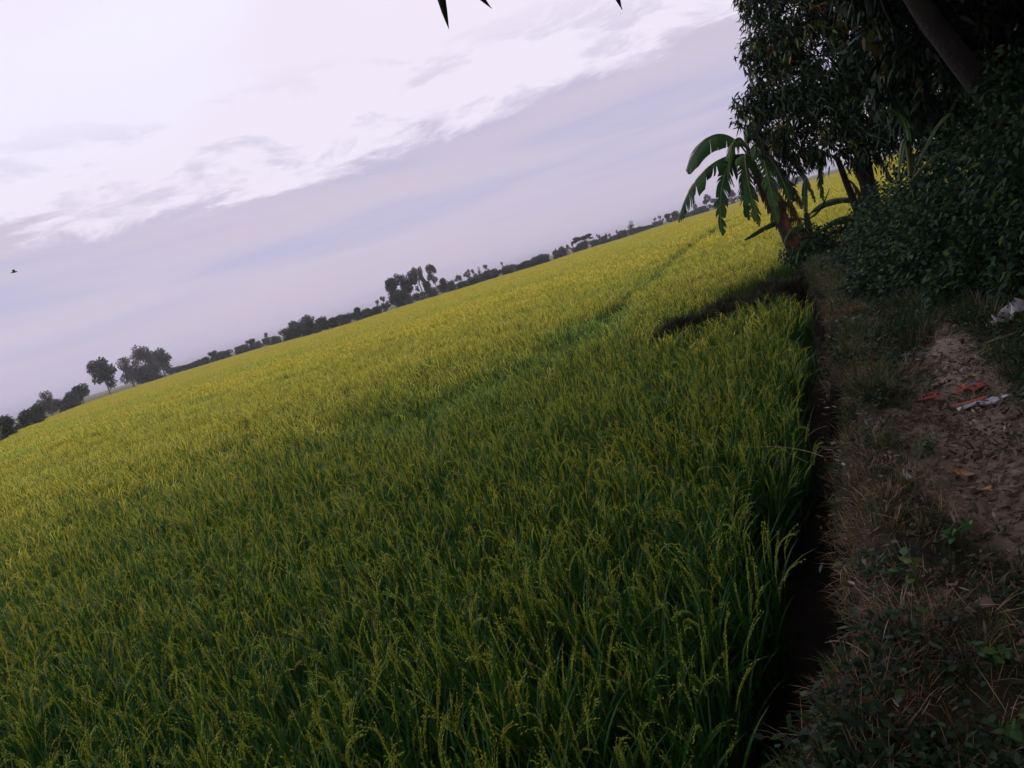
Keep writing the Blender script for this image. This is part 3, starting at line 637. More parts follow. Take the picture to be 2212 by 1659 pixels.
mb = MB(); tube(mb, bez([(0, 0, -.1), (-.1, 0, .8), (-.35, 0, 1.6), (-.5, 0, 2.35)], 16), np.linspace(.15, .07, 16), 12, 0, .4, .05); mb.obj('pseudostem', M['banana_stem'], ban)
T1 = (5.95, 16, 2.3)
for pts, w, torn, dr, ti, asy in [
    ([T1, (5.75, 16.1, 3.15), (5.05, 15.9, 3.1), (4.60, 15.8, 2.38)], .66, .06, .6, .45, 1),
    ([T1, (5.6, 15.8, 2.55), (4.75, 15.7, 2.55), (4.12, 15.6, 1.48)], .64, .8, .65, .35, 1),
    ([T1, (5.6, 15.6, 2.6), (5.0, 15.5, 2.2), (4.84, 15.4, .98)], .62, .7, .6, .4, 1),
    ([T1, (5.7, 15.4, 2.6), (5.45, 15.2, 2.1), (5.5, 15.1, .95)], .6, .85, .6, .55, 1),
    ([T1, (6.0, 15.2, 2.7), (5.8, 14.9, 2.1), (5.78, 14.9, .9)], .6, .9, .6, .6, 1),
    ([T1, (5.9, 15.8, 2.9), (5.55, 15.6, 2.9), (5.25, 15.5, 2.0)], .55, .5, .7, .8, 1),
    ([T1, (5.9, 15.3, 2.5), (6.1, 15.0, 2.2), (6.15, 15.0, 1.2)], .5, .9, .6, .4, 1),
    ([T1, (5.75, 15.9, 2.4), (5.62, 15.9, 1.8), (5.6, 15.9, 1.1)], .5, .9, .6, .3, 1),
    ([T1, (6.2, 15.7, 2.5), (6.4, 15.6, 2.1), (6.45, 15.6, 1.2)], .5, .9, .6, .2, 1),
    ([T1, (6.3, 16.1, 2.9), (6.95, 16.2, 2.6), (7.15, 16.2, 1.05)], .5, .8, .75, .6, 1),
    ([T1, (6.1, 16.4, 3.2), (6.4, 16.9, 3.2), (6.8, 17.3, 2.2)], .5, .4, .7, .5, 1),
    ([T1, (6.0, 15.9, 3.0), (6.2, 15.6, 3.3), (6.6, 15.2, 2.9)], .48, .2, .6, .7, 1)]:
    hang = abs(pts[3][0] - pts[0][0]) < 1.3 and pts[3][2] < 1.4
    banana_leaf(ban, O1, pts, w, torn, dr * (.45 if hang else 1), tint=ti, asym=asy, roll=0 if hang else .6, side=(.85, .5, 0) if hang else (0, 1, 0), force=hang)
for pts in ([(6.1, 15.8, 2.2), (6.3, 15.6, 2.2), (6.4, 15.6, 1.6), (6.4, 15.62, .9)], [(5.95, 15.8, 2.2), (5.8, 15.6, 2.0), (5.95, 15.6, 1.5), (6.1, 15.62, 1.0)], [(6.1, 15.8, 1.7), (6.0, 15.6, 1.7), (6.1, 15.6, 1.1), (6.2, 15.62, .5)], [(6.3, 15.8, 1.1), (6.2, 15.6, 1.1), (6.35, 15.6, .5), (6.45, 15.62, .0)], [(6.15, 15.85, 1.3), (6.4, 15.7, 1.4), (6.55, 15.7, .9), (6.55, 15.7, .3)], [(6.2, 15.85, 1.2), (6.1, 15.7, 1.2), (6.3, 15.65, .6), (6.35, 15.65, .1)], [(6.0, 15.9, 2.1), (5.85, 15.7, 2.0), (6.05, 15.7, 1.2), (6.15, 15.75, .7)], [(6.05, 15.9, 1.8), (6.3, 15.7, 1.8), (6.25, 15.7, 1.1), (6.22, 15.72, .55)], [(5.95, 16.1, 2.1), (6.5, 16.1, 2.2), (6.75, 16.1, 1.6), (6.8, 16.1, 1.0)]):
    banana_leaf(ban, O1, pts, .42, .95, .5, 'dead', float(rng.uniform(.05, .75)), .1, side=(.9, .3, 0), force=True)
O2 = (6.78, 15.9, .05)
yb = empty('young_banana_plant', O2, 'young banana plant with upright unfurled leaf at foot of the tall one', 'banana plant')
mb = MB(); tube(mb, bez([(0, 0, -.1), (-.05, 0, .4), (0, 0, .85)], 10), np.linspace(.12, .05, 10), 10, 0, .85, .03); mb.obj('pseudostem', M['banana_stem'], yb)
T2 = (6.75, 15.9, .75)
for pts, w, torn, dr in [([T2, (6.78, 15.9, 1.0), (6.8, 15.85, 1.3), (6.9, 15.8, 1.6)], .3, .1, .3), ([T2, (6.35, 15.8, 1.0), (5.9, 15.75, .95), (5.35, 15.7, .75)], .2, .05, .9),
                         ([T2, (7.0, 15.8, 1.1), (7.5, 15.7, 1.1), (7.9, 15.6, .75)], .24, .2, .8), ([(6.9, 15.8, .3), (7.3, 15.6, .5), (7.8, 15.5, .45), (8.2, 15.4, .15)], .26, .2, .8), ([(6.75, 15.8, .4), (6.5, 15.6, .8), (6.25, 15.5, .8), (6.0, 15.45, .45)], .22, .15, .8),
                         ([(6.8, 15.9, .3), (7.2, 15.8, .75), (7.6, 15.75, .65), (8.0, 15.7, .4)], .3, .3, .9), ([T2, (6.95, 15.8, .8), (7.1, 15.7, 1.0), (7.25, 15.65, 1.25)], .14, .05, .3), ([(6.75, 15.8, .3), (6.5, 15.6, .5), (6.3, 15.5, .3), (6.15, 15.45, 0)], .2, .1, .8)]:
    banana_leaf(yb, O2, pts, w, torn, dr, tint=.3, side=(0, 1, 0), roll=.5)
O3 = (7.75, 15.6, .05)
yb2 = empty('banana_plant', O3, 'slender banana plant with ragged hanging leaves between the thin mango trunks', 'banana plant')
mb = MB(); tube(mb, bez([(0, 0, -.1), (-.1, 0, .8), (-.25, 0, 1.75)], 12), np.linspace(.1, .05, 12), 10, 0, .3, .05); mb.obj('pseudostem', M['banana_stem'], yb2)
T3 = (7.5, 15.6, 1.75)
for pts, w, torn, mt in [([T3, (7.7, 15.5, 2.0), (7.85, 15.4, 1.5), (7.85, 15.4, .6)], .36, .9, 'banana'), ([T3, (7.2, 15.5, 2.1), (7.0, 15.4, 1.9), (6.95, 15.4, 1.05)], .36, .85, 'banana'), ([T3, (8.0, 15.5, 2.1), (8.3, 15.5, 1.8), (8.4, 15.5, 1.0)], .36, .7, 'banana'), ([(7.55, 15.5, 1.3), (7.7, 15.4, 1.2), (7.72, 15.4, .8), (7.7, 15.4, .2)], .3, .95, 'dead')]:
    banana_leaf(yb2, O3, pts, w, torn, .4, mt, .5, side=(.9, .4, 0), force=True)
x, y = xy(10.35, 1.22); O4 = (5.1, 9, float(bank_z(np.array(5.1), np.array(9.))))
sw = empty('sword_leaved_plant', O4, 'young plant with a few long sword leaves in the dark thicket', 'plant')
T4 = (5.1, 9, 1.2)
mb = MB(); tube(mb, bez([(0, 0, -.05), (.03, 0, .6), (0, 0, 1.2 - O4[2])], 8), np.linspace(.03, .015, 8), 7, 0, .9); mb.obj('stem', M['banana_stem'], sw)
for pts, w in [([T4, (5.2, 8.9, 1.8), (5.1, 8.8, 2.05), (4.82, 8.8, 2.05)], .11), ([T4, (5.15, 8.9, 1.9), (5.0, 8.8, 1.75), (4.85, 8.8, 1.25)], .10), ([T4, (5.3, 8.9, 1.5), (5.4, 8.8, 1.8), (5.6, 8.8, 1.8)], .09), ([T4, (5.3, 8.8, 1.4), (5.4, 8.8, 1.5), (5.65, 8.8, 1.35)], .10)]:
    banana_leaf(sw, O4, pts, w, .0, .35, tint=.6, n=24)

# ------------------------------------------------------------------ far trees: one crown and trunk mesh for every kind, copied along the dyke
def far_mesh(kind, k):
    cr, tr = MB(), MB(); lobes = []
    if kind in 'rl':
        for i in range(9): a = rng.uniform(0, 6.28); f = rng.uniform(.0, .3); lobes.append((f * math.cos(a), f * math.sin(a), rng.uniform(.32, .82), rng.uniform(.12, .22)))
        tube(tr, [(0, 0, -.02), (.02, 0, .2), (0, .01, .6)], [.03, .024, .01], 6); n = 4200 if kind == 'r' else 2600; cs = .05
    if kind == 'b':
        for i in range(9): a = rng.uniform(0, 6.28); f = rng.uniform(.0, .4); lobes.append((f * math.cos(a), f * math.sin(a), rng.uniform(.12, .75), rng.uniform(.14, .25)))
        for q in range(4): tube(tr, [(rng.normal() * .15, 0, -.02), (rng.normal() * .2, rng.normal() * .1, .6)], [.02, .008], 5)
        n = 3400; cs = .058
    if kind == 'e':
        tube(tr, [(0, 0, -.02), (.03, 0, .35), (-.02, .02, .7), (.02, 0, .95)], [.03, .022, .014, .004], 6)
        for i in range(12):
            a = rng.uniform(0, 6.28); z = rng.uniform(.34, .93); f = .36 * (1 - abs(z - .6)) * rng.uniform(.3, 1); c = (f * math.cos(a), f * math.sin(a), z)
            lobes.append((*c, rng.uniform(.07, .13))); tube(tr, [(0, 0, z - .16), c], [.012, .004], 4)
        n = 1900; cs = .05
    if kind == 'c':
        for i in range(10): z = rng.uniform(.12, .95); lobes.append((rng.normal() * .08, rng.normal() * .08, z, .30 * (1.08 - z) ** .8 * rng.uniform(.8, 1.2)))
        tube(tr, [(0, 0, -.02), (0, 0, .9)], [.03, .01], 5); n = 1600; cs = .07
    if kind == 'w':
        for i in range(14): a = rng.uniform(0, 6.28); f = rng.uniform(.0, .42); lobes.append((f * math.cos(a), f * math.sin(a), rng.uniform(.3, .85) - f * .4, rng.uniform(.12, .2)))
        tube(tr, [(0, 0, -.02), (.02, 0, .2), (0, .01, .5)], [.03, .024, .01], 6); n = 4200; cs = .05
    if kind == 'u':
        tube(tr, [(0, 0, -.02), (.02, 0, .3), (.0, 0, .5)], [.035, .03, .02], 6)
        for i in range(13):
            a = rng.uniform(0, 6.28); f = rng.uniform(.1, .46); c = (f * math.cos(a), f * math.sin(a), rng.uniform(.68, .92) - f * .35)
            lobes.append((*c, rng.uniform(.07, .14))); tube(tr, bez([(0, 0, .42), (c[0] * .5, c[1] * .5, .62), c], 5), [.018, .014, .01, .007, .004], 4)
        n = 3600; cs = .045
    tot = sum(l[3] ** 2 for l in lobes)
    for (x, y, z, r) in lobes:
        m = int(n * r * r / tot); d = rand_dirs(m); d[:, 2] *= .8 if kind != 'u' else .5; p = np.array([x, y, z]) + d * (r * rng.uniform(.1, 1, m) ** .5)[:, None]; p[:, 2] = np.maximum(p[:, 2], .01)
        leaves(cr, p, unit(d + rng.normal(size=(m, 3))), rng.uniform(.6, 1.3, m) * cs, rng.uniform(.6, 1.2, m) * cs * .7, .2, 0, np.clip(rng.normal(.5, .28, m), 0, 1))
    top = max(v[:, 2].max() for v in cr.v)
    for L in (cr.v, tr.v):
        for v in L: v[:, 2] /= top
    return cr.mesh('far_crown', M['far_loose'] if kind in 'el' else M['far_leaf']), tr.mesh('far_trunk', M['far_bark'])
FAR = [
    (-33.3,82,3.1,2.0,'b'),(-32.44,95,3.1,2.5,'b'),(-31.46,117,3.2,2.8,'b'),(-30.64,139,3.6,2.8,'b'),(-29.88,169,5.8,3.4,'e'),
    (-29.28,177,3.8,3.2,'b'),(-28.7,185,4.5,3.1,'b'),(-27.97,200,5.6,4.3,'r'),(-26.39,221,11.0,6.3,'r'),(-24.87,247,10.3,6.5,'e'),
    (-24.38,248,6.5,5.9,'b'),(-23.74,260,12.9,6.8,'e'),(-22.89,273,10.6,7.2,'r'),(-23.37,261,6.0,7.2,'b'),(-21.57,280,3.1,5.7,'b'),
    (-20.9,280,3.1,5.7,'b'),(-20.37,273,3.4,4.9,'b'),(-19.55,268,4.6,3.9,'r'),(-18.7,266,3.7,5.4,'b'),(-17.86,268,2.7,4.8,'b'),
    (-16.86,258,4.7,4.0,'r'),(-15.92,243,5.0,3.2,'e'),(-15.21,229,3.4,3.6,'b'),(-13.84,205,5.6,7.4,'u'),(-12.76,184,5.7,6.6,'u'),
    (-11.76,181,4.3,4.3,'u'),(-11.06,180,3.4,3.2,'r'),(-10.16,174,3.4,3.1,'b'),(-9.21,184,4.0,3.3,'r'),(-8.49,181,3.1,3.0,'b'),
    (-7.62,195,4.3,2.1,'e'),(-7.21,193,4.8,2.5,'e'),(-6.32,191,8.6,5.9,'r'),(-5.94,189,5.2,5.0,'b'),(-5.21,196,9.3,6.1,'r'),
    (-4.36,202,9.8,4.8,'e'),(-3.92,196,9.3,3.1,'e'),(-3.25,200,9.3,3.8,'e'),(-3.85,194,5.4,3.5,'r'),(-2.68,196,4.9,3.5,'r'),
    (-2.05,198,3.7,2.6,'b'),(-1.46,196,2.7,3.1,'b'),(-0.82,196,2.8,3.0,'b'),(-0.18,196,2.7,3.0,'b'),(0.45,195,2.7,3.0,'b'),
    (1.09,195,2.8,3.0,'b'),(1.73,195,2.8,3.0,'b'),(2.36,195,2.6,3.0,'b'),(3.01,194,2.8,3.3,'b'),(3.65,194,2.9,3.3,'b'),
    (4.29,194,2.9,3.2,'b'),(4.92,194,2.9,3.2,'b'),(-1.54,256,5.1,3.1,'e'),(-0.73,266,5.9,3.5,'e'),(-0.26,261,5.5,3.1,'e'),
    (0.1,256,5.7,1.4,'c'),(0.59,255,5.7,3.1,'e'),(1.83,265,5.1,1.6,'e'),(5.92,224,3.9,1.2,'c'),(6.35,242,4.1,2.9,'e'),
    (6.8,250,4.2,1.8,'e'),(7.08,255,4.1,1.8,'e'),(7.45,241,2.8,2.9,'b'),(8.05,241,5.4,7.5,'u'),(7.96,238,3.5,4.3,'r'),
    (8.91,254,3.0,3.9,'b'),(9.11,265,4.7,1.6,'e'),(9.68,263,4.0,1.4,'e'),(9.91,262,3.6,1.4,'e'),(9.76,247,2.2,3.6,'b'),
    (10.5,241,3.9,2.0,'c'),(11.0,252,3.3,2.4,'b'),(11.54,258,5.5,2.5,'c'),(12.01,273,3.0,3.9,'b'),(12.61,282,2.6,4.4,'b'),
    (13.24,295,4.4,2.1,'e'),(13.65,302,4.7,2.5,'e'),(14.15,296,4.6,4.3,'r'),(14.68,297,4.7,4.3,'r'),(15.34,293,4.5,4.6,'r'),
    (16.16,289,5.9,3.1,'c'),(16.59,286,3.4,3.8,'b'),(16.97,291,7.0,4.5,'e'),(17.7,287,5.0,4.8,'r'),(18.68,287,5.9,5.2,'e'),
    (19.65,284,6.8,5.1,'r'),(20.58,288,6.5,5.2,'e'),(21.48,284,5.4,5.1,'r'),(22.39,281,5.1,4.7,'b')]
far_variants = {k: [far_mesh(k, i) for i in range(4)] for k in 'rblecuw'}
OWN = {8: 'leftmost tall round tree of the tall group at far left', 9: 'pale loose crowned tree in the middle of the far left group', 11: 'tallest loose tree of the far left group',
       12: 'rounded rightmost tree of the far left group', 23: 'wide broad domed tree left of the middle of the tree line', 24: 'second wide broad domed tree, right beside the first', 25: 'small broad domed tree at the right end of the broad domed row',
       30: 'thinner left tree of the slim pair just left of the big grove', 31: 'taller right tree of the slim pair just left of the big grove', 32: 'dark broad tree at the left end of the big grove', 33: 'low dense bush under the left end of the big grove', 34: 'dark broad tree in the middle of the big grove',
       35: 'pale loose tree behind the middle of the big grove', 36: 'narrow loose tree right of the middle of the big grove', 37: 'tallest pale loose tree at the right of the big grove', 38: 'low dark tree below the tall pale tree of the grove', 39: 'small dark tree at the right end of the big grove',
       63: 'wide umbrella shaped tree standing alone right of centre', 64: 'dark round tree beneath the umbrella shaped tree', 70: 'small dark conical tree right of the umbrella shaped tree', 72: 'tallest conical tree of the right hand tree line', 81: 'conical tree beside the banana leaf tips',
       4: 'pale loose tree left of the tall far left group', 7: 'rounded tree just left of the tall far left group', 10: 'dense bush at the foot of the far left group', 13: 'broad low bush at the foot of the rightmost far left trees', 58: 'small conical tree right of the long hedge row', 55: 'slim column shaped tree behind the long hedge row', 83: 'tall loose tree right of the conical one by the banana leaf tips'}
def section(i, az, k):
    if az < -27.3: return 'low bush in the green clump at the far left edge of the field', 'bushes at the far left edge'
    if az < -17.5: return 'low tree in the faint gap between far left group and broad domed trees', 'low trees left of the broad domed ones'
    if az < -7: return 'tree in the dark row between broad domed trees and the big grove', 'trees between broad domes and grove'
    if az < 5 and k == 'b': return 'dense dark green bush in the long hedge right of the big grove', 'hedge bushes right of the grove'
    if az < 5: return 'hazy loose tree rising far behind the long hedge', 'hazy trees behind the hedge'
    if az < 9.95: return 'small tree in the row around the umbrella shaped tree', 'small trees near the umbrella tree'
    if az < 17: return 'small hazy tree of the distant tree line at right', 'distant trees at right'
    return 'distant tree seen behind the banana leaves', 'trees behind the bananas'
NFRONT = len(FAR)
for q in range(64):
    az = -22.3 + q * .72 + float(rng.normal(0, .15)); d = float(np.interp(az, EA, ER)) + float(rng.uniform(20, 60)); h = float(rng.uniform(2.4, 3.9))
    FAR.append((az, d, h, h * float(rng.uniform(1.1, 1.7)), 'b' if q % 3 else 'r'))
ORD = 'first second third fourth fifth sixth seventh eighth ninth tenth eleventh twelfth thirteenth fourteenth fifteenth sixteenth'.split()
rows = {}
for i in sorted(range(NFRONT), key=lambda q: FAR[q][0]):
    if i not in OWN: rows.setdefault(section(i, FAR[i][0], FAR[i][4])[1], []).append(i)
ROWTEXT = {'bushes at the far left edge': '%s low bush from the left edge in the green clump at far left', 'low trees left of the broad domed ones': '%s low tree right of the tall far left group',
           'trees between broad domes and grove': '%s tree from the left in the dark row reaching the big grove', 'hedge bushes right of the grove': '%s dense green bush of the long hedge, counted from the big grove',
           'hazy trees behind the hedge': '%s hazy loose tree from the left rising behind the long hedge', 'small trees near the umbrella tree': '%s small tree from the left in the row around the umbrella shaped tree',
           'distant trees at right': '%s small hazy tree right of the umbrella tree row', 'trees behind the bananas': '%s distant tree from the left behind the banana leaves'}
BACK = {'low trees left of the broad domed ones': 'faint low bush behind the row right of the far left group', 'trees between broad domes and grove': 'faint low bush behind the broad domed trees and grove', 'hedge bushes right of the grove': 'faint low bush behind the long hedge', 'hazy trees behind the hedge': 'faint low round tree behind the long hedge',
        'small trees near the umbrella tree': 'faint low bush behind the umbrella shaped tree', 'distant trees at right': 'faint low bush behind the distant tree line at right', 'trees behind the bananas': 'faint low bush behind the banana leaves'}
for i, (az, d, h, w, k) in enumerate(FAR):
    lab, grp = section(i, az, k)
    if i in OWN: lab = OWN[i]
    elif i < NFRONT: lab = ROWTEXT[grp] % ORD[rows[grp].index(i)]
    else: lab = BACK[grp]; grp = 'back row: ' + grp
    a = R(az); t = empty('far_bush' if k == 'b' else 'far_tree', (d * math.sin(a), d * math.cos(a), FIELD), lab, 'bush' if k == 'b' else 'tree', grp)
    if k == 'e' and az < -22: k = 'l'
    if k == 'u' and az < 0: k = 'w'
    wf = {'w': 1.1, 'l': 1.15, 'r': 1.15, 'b': 1.2, 'e': 1.25, 'c': 1.5, 'u': 1.05}[k]
    cm, tm = far_variants[k][int(rng.integers(4))]
    if az < -22: wf *= 1.2
    t.scale = (w * wf, w * wf, h); t.rotation_euler.z = rng.uniform(0, 6.28)
    for nm, me in (('crown', cm), ('trunk', tm)):
        o = bpy.data.objects.new(nm, me); col.objects.link(o); o.parent = t

# ------------------------------------------------------------------ a pale house among the far left bushes
hx, hy = 125 * math.sin(R(-31.9)), 125 * math.cos(R(-31.9))
house = empty('farm_house', (hx, hy, FIELD), 'small pale walled house half hidden in bushes at far left', 'house'); house.rotation_euler.z = .5; house.scale = (.6, .6, .6)
M['wall'] = plain_mat('lime_wall', (.30, .30, .31), .9, (.38, .37, .37)); M['roof'] = plain_mat('tin_roof', (.22, .21, .21), .5, (.30, .27, .25)); M['pane'] = plain_mat('dark_opening', (.02, .02, .022), .4)
def boxmb(x0, x1, y0, y1, z0, z1):
    m = MB(); V = [(x, y, z) for z in (z0, z1) for y in (y0, y1) for x in (x0, x1)]
    m.add(V, np.array([[0, 2, 3, 1], [4, 5, 7, 6], [0, 1, 5, 4], [2, 6, 7, 3], [0, 4, 6, 2], [1, 3, 7, 5]])); return m
boxmb(-3, 3, -2, 2, 0, 2.3).obj('wall', M['wall'], house, smooth=False)
m_ = MB(); m_.add([(-3.3, -2.4, 2.25), (3.3, -2.4, 2.25), (3.3, 0, 3.2), (-3.3, 0, 3.2), (-3.3, 2.4, 2.25), (3.3, 2.4, 2.25)], np.array([[0, 1, 2, 3], [3, 2, 5, 4]])); m_.obj('roof', M['roof'], house, smooth=False)
boxmb(-.5, .4, -2.03, -1.9, 0, 1.9).obj('door', M['pane'], house, smooth=False)
for xx in (-2.2, 1.4): boxmb(xx, xx + .9, -2.03, -1.9, .9, 1.8).obj('window', M['pane'], house, smooth=False)

# ------------------------------------------------------------------ bird
M['bird'] = plain_mat('dark_plumage', (.05, .05, .055), .7)
a = R(-28.98); bd = 60; bx, by = bd * math.sin(a), bd * math.cos(a)
m_ = MB(); s = np.linspace(-.22, .22, 9); tube(m_, np.stack([s, 0 * s, 0 * s], -1), np.interp(s, [-.22, -.12, 0, .12, .17, .22], [.006, .03, .05, .04, .032, .004]), 8)
bird = m_.obj('bird', M['bird']); bird.location = (bx, by, 1.6 + bd * math.tan(R(8.54))); bird.rotation_euler.z = .4
tag(bird, 'tiny dark bird flying below the bright sky at far left', 'bird')
for sg in (-1, 1):
    w_ = MB(); w_.add([(.08, 0, .02), (-.06, 0, .02), (.10, sg * .18, .14), (-.05, sg * .2, .13), (-.04, sg * .42, .10)], [np.array([[0, 1, 3, 2]]), np.array([[2, 3, 4]])]); w_.obj('wing', M['bird'], bird)

# ------------------------------------------------------------------ rubbish and single leaves on the path
def gz(x, y): return float(bank_z(np.array(float(x)), np.array(float(y))))
def sheet(name, label, cat, x, y, outline, mat, rot=0, crumple=.015, lift=.02, n=14):
    """a crumpled sheet cut to an outline, lying on the ground with real relief and thickness"""
    o = np.asarray(outline, float); m = len(o); mb = MB(); rings = 5; V = []
    for k in range(rings + 1): V.append(o * (k / rings))
    V = np.concatenate(V); Z = crumple * np.clip(rng.normal(.6, .6, len(V)), -.2, 2); V3 = np.stack([V[:, 0], V[:, 1], Z], -1); V3[:m] = [0, 0, crumple]
    i = (np.arange(rings) * m)[:, None] + np.arange(m)[None]; j = (np.arange(rings) * m)[:, None] + (np.arange(m) + 1)[None] % m
    mb.add(V3, np.stack([i, j, j + m, i + m], -1).reshape(-1, 4)); ob = mb.obj(name, mat); ob.location = (x, y, gz(x, y) + lift); ob.rotation_euler.z = rot
    sm = ob.modifiers.new('thick', 'SOLIDIFY'); sm.thickness = .002
    return tag(ob, label, cat)
def ragged(w, h, n=18, j=.18):
    t = np.arange(n) / n * 2 * np.pi; r = 1 + rng.normal(0, j, n); return np.stack([np.cos(t) * w / 2 * r, np.sin(t) * h / 2 * r], -1)
M['red'] = plain_mat('red_plastic', (.40, .085, .055), .45, (.5, .13, .09), 20); M['white'] = plain_mat('white_plastic', (.55, .58, .66), .35, (.72, .74, .80), 15)
M['blue'] = plain_mat('blue_plastic', (.06, .12, .34), .4, (.12, .2, .45)); M['rag'] = plain_mat('grey_cloth', (.38, .37, .37), .9, (.58, .57, .56), 25); M['wood'] = plain_mat('weathered_stick', (.28, .17, .12), .8, (.36, .24, .17), 20)
sheet('plastic_scrap', 'flat red plastic scrap left of the other rubbish on the path', 'rubbish', 2.60, 4.93, ragged(.18, .10), M['red'], -.15)
pk = sheet('torn_packet', 'torn red packet with blue print lying behind the white sheet', 'rubbish', 2.87, 4.86, ragged(.17, .11), M['red'], -.3)
m_ = MB(); m_.add([(-.025, -.015, .03), (.02, -.012, .034), (.025, .015, .032), (-.02, .012, .035)], np.array([[0, 1, 2, 3]])); m_.obj('blue_print', M['blue'], pk)
ws = sheet('plastic_sheet', 'white blue plastic strip with a red rim on the path', 'rubbish', 2.74, 4.56, ragged(.32, .085, 18, .1), M['white'], -.12, .012)
m_ = MB(); q = np.linspace(-.16, .05, 9); zz_ = .012 + .004 * rng.uniform(size=9); m_.add(np.concatenate([np.stack([q, .045 + .01 * np.sin(q * 30), zz_], -1), np.stack([q + .01, .085 + .01 * np.sin(q * 22), zz_], -1)]), np.stack([np.arange(8), np.arange(8) + 1, np.arange(8) + 10, np.arange(8) + 9], -1)); m_.obj('red_rim', M['red'], ws)
# crumpled bag under the shrub
m_ = MB(); nu, nv = 14, 9; uu, vv = np.meshgrid(np.arange(nu) / nu * 2 * np.pi, np.linspace(0, 1, nv)); rr_ = np.sin(np.pi * np.clip(vv, .02, .98)) ** .6 * (1 + .22 * rng.normal(size=uu.shape))
V = np.stack([.19 * rr_ * np.cos(uu) + .12 * vv + .015 * rng.normal(size=uu.shape), .12 * rr_ * np.sin(uu), .15 * vv * (1 + .25 * rng.normal(size=uu.shape)) + .05 * np.cos(uu) + .012 * rng.normal(size=uu.shape)], -1)
i = (np.arange(nv - 1) * nu)[:, None] + np.arange(nu)[None]; j = (np.arange(nv - 1) * nu)[:, None] + (np.arange(nu) + 1)[None] % nu
m_.add(V.reshape(-1, 3), np.stack([i, j, j + nu, i + nu], -1).reshape(-1, 4)); bag = m_.obj('crumpled_bag', M['rag'], smooth=False); bag.location = (3.93, 6.05, gz(3.93, 6.05) + .02); bag.scale = (.72, .72, .72); tag(bag, 'grey white crumpled bag lying under the shrub at the right edge', 'bag')
m_ = MB(); tube(m_, bez([(.06, 0, .14), (.14, 0, .26), (.1, 0, .36), (-.06, .02, .3)], 10), .008, 5, 0, .5); m_.obj('strap', M['weed'], bag)
m_ = MB(); tube(m_, bez([(-.17, 0, 0), (0, .01, .012), (.2, 0, .02)], 8), np.linspace(.011, .008, 8), 7, 0, .5, .08); stick = m_.obj('stick', M['wood']); stick.location = (3.64, 5.58, gz(3.64, 5.58) + .04); stick.rotation_euler = (0, -.05, -.25); tag(stick, 'short brown stick in front of the crumpled bag', 'stick')
def one_leaf(name, label, x, y, L, W, rot, mat, tint, curl=.25):
    m_ = MB(); s = np.linspace(0, 1, 9); w = np.interp(s, [0, .15, .5, .85, 1], [.06, .6, 1, .5, .02]) * W / 2; zc = curl * L * (4 * (s - .5) ** 2) * .5
    V = np.stack([np.stack([s * L - L / 2, -w, zc + curl * W * .4], -1), np.stack([s * L - L / 2, 0 * s, zc], -1), np.stack([s * L - L / 2, w, zc + curl * W * .5], -1)], 1).reshape(-1, 3); i = (np.arange(8) * 3)[:, None]
    m_.add(V, [np.concatenate([i + np.array([[0, 3, 4, 1]]), i + np.array([[1, 4, 5, 2]])])], 0, tint); o = m_.obj(name, mat); o.location = (x, y, gz(x, y) + .02); o.rotation_euler = (rng.normal(0, .15), rng.normal(0, .15), rot)
    o.modifiers.new('thick', 'SOLIDIFY').thickness = .0015
    return tag(o, label, 'leaf')
M['tan'] = plain_mat('tan_dry_leaf', (.42, .22, .10), .8, (.52, .30, .15), 30); M['pale'] = plain_mat('pale_dry_leaf', (.42, .38, .36), .85, (.56, .50, .46), 30); M['yellow'] = plain_mat('yellow_leaf', (.42, .36, .05), .6, (.5, .42, .08), 25); M['brown'] = plain_mat('brown_leaf', (.20, .13, .11), .85, (.28, .19, .15), 25)
one_leaf('dry_leaf', 'long tan orange dry leaf on the bare path', 2.0, 3.62, .13, .045, 1.9, M['tan'], .5)
one_leaf('dry_leaf', 'pale curled dry leaf standing on the path rim left of the tan leaf', 1.74, 3.64, .11, .04, 1.3, M['pale'], .4, .5)
one_leaf('dry_leaf', 'small light brown leaf just below the tan leaf on the path', 1.95, 3.36, .06, .04, .4, M['tan'], .3)
one_leaf('dry_leaf', 'dull brown flat leaf among weeds near the lower right corner', 1.34, 2.47, .075, .06, .9, M['brown'], .6)
one_leaf('dry_leaf', 'brown leaf at the right edge near the lower corner', 1.28, 2.18, .09, .06, .2, M['brown'], .4)
one_leaf('yellow_leaf', 'small yellow leaf at the lower right corner', 1.13, 1.97, .06, .03, .6, M['yellow'], .5)
one_leaf('dry_leaf', 'small whitish leaf caught at the rim of the ditch', 1.83, 5.25, .07, .03, 1.7, M['pale'], .8, .5)
# pale dead twig reaching over the ditch, and a bent seed stalk
m_ = MB(); A = np.array([1.62, 4.35, .02]); tube(m_, bez([A, A + (-.12, .12, .09), A + (-.34, .18, .12)], 8), np.linspace(.0024, .0012, 8), 5, 0, .8); tube(m_, bez([A + (-.1, .1, .07), A + (.05, .2, .12), A + (.15, .22, .1)], 6), .0012, 4, 0, .8); tube(m_, bez([A + (-.2, .15, .1), A + (-.16, .06, .04), A + (-.1, -.02, .0)], 6), .0012, 4, 0, .75)
tag(m_.obj('dead_twig', M['straw']), 'pale forked dead twig reaching over the ditch beside the rice', 'twig')
m_ = MB(); tube(m_, bez([(.79, 2.52, .03), (.85, 2.40, .11), (.86, 2.22, .04)], 12), np.linspace(.0013, .0022, 12), 6, 0, .7, .15); tag(m_.obj('seed_stalk', M['straw']), 'pale grass seed stalk leaning across the grass in the foreground', 'grass stalk')
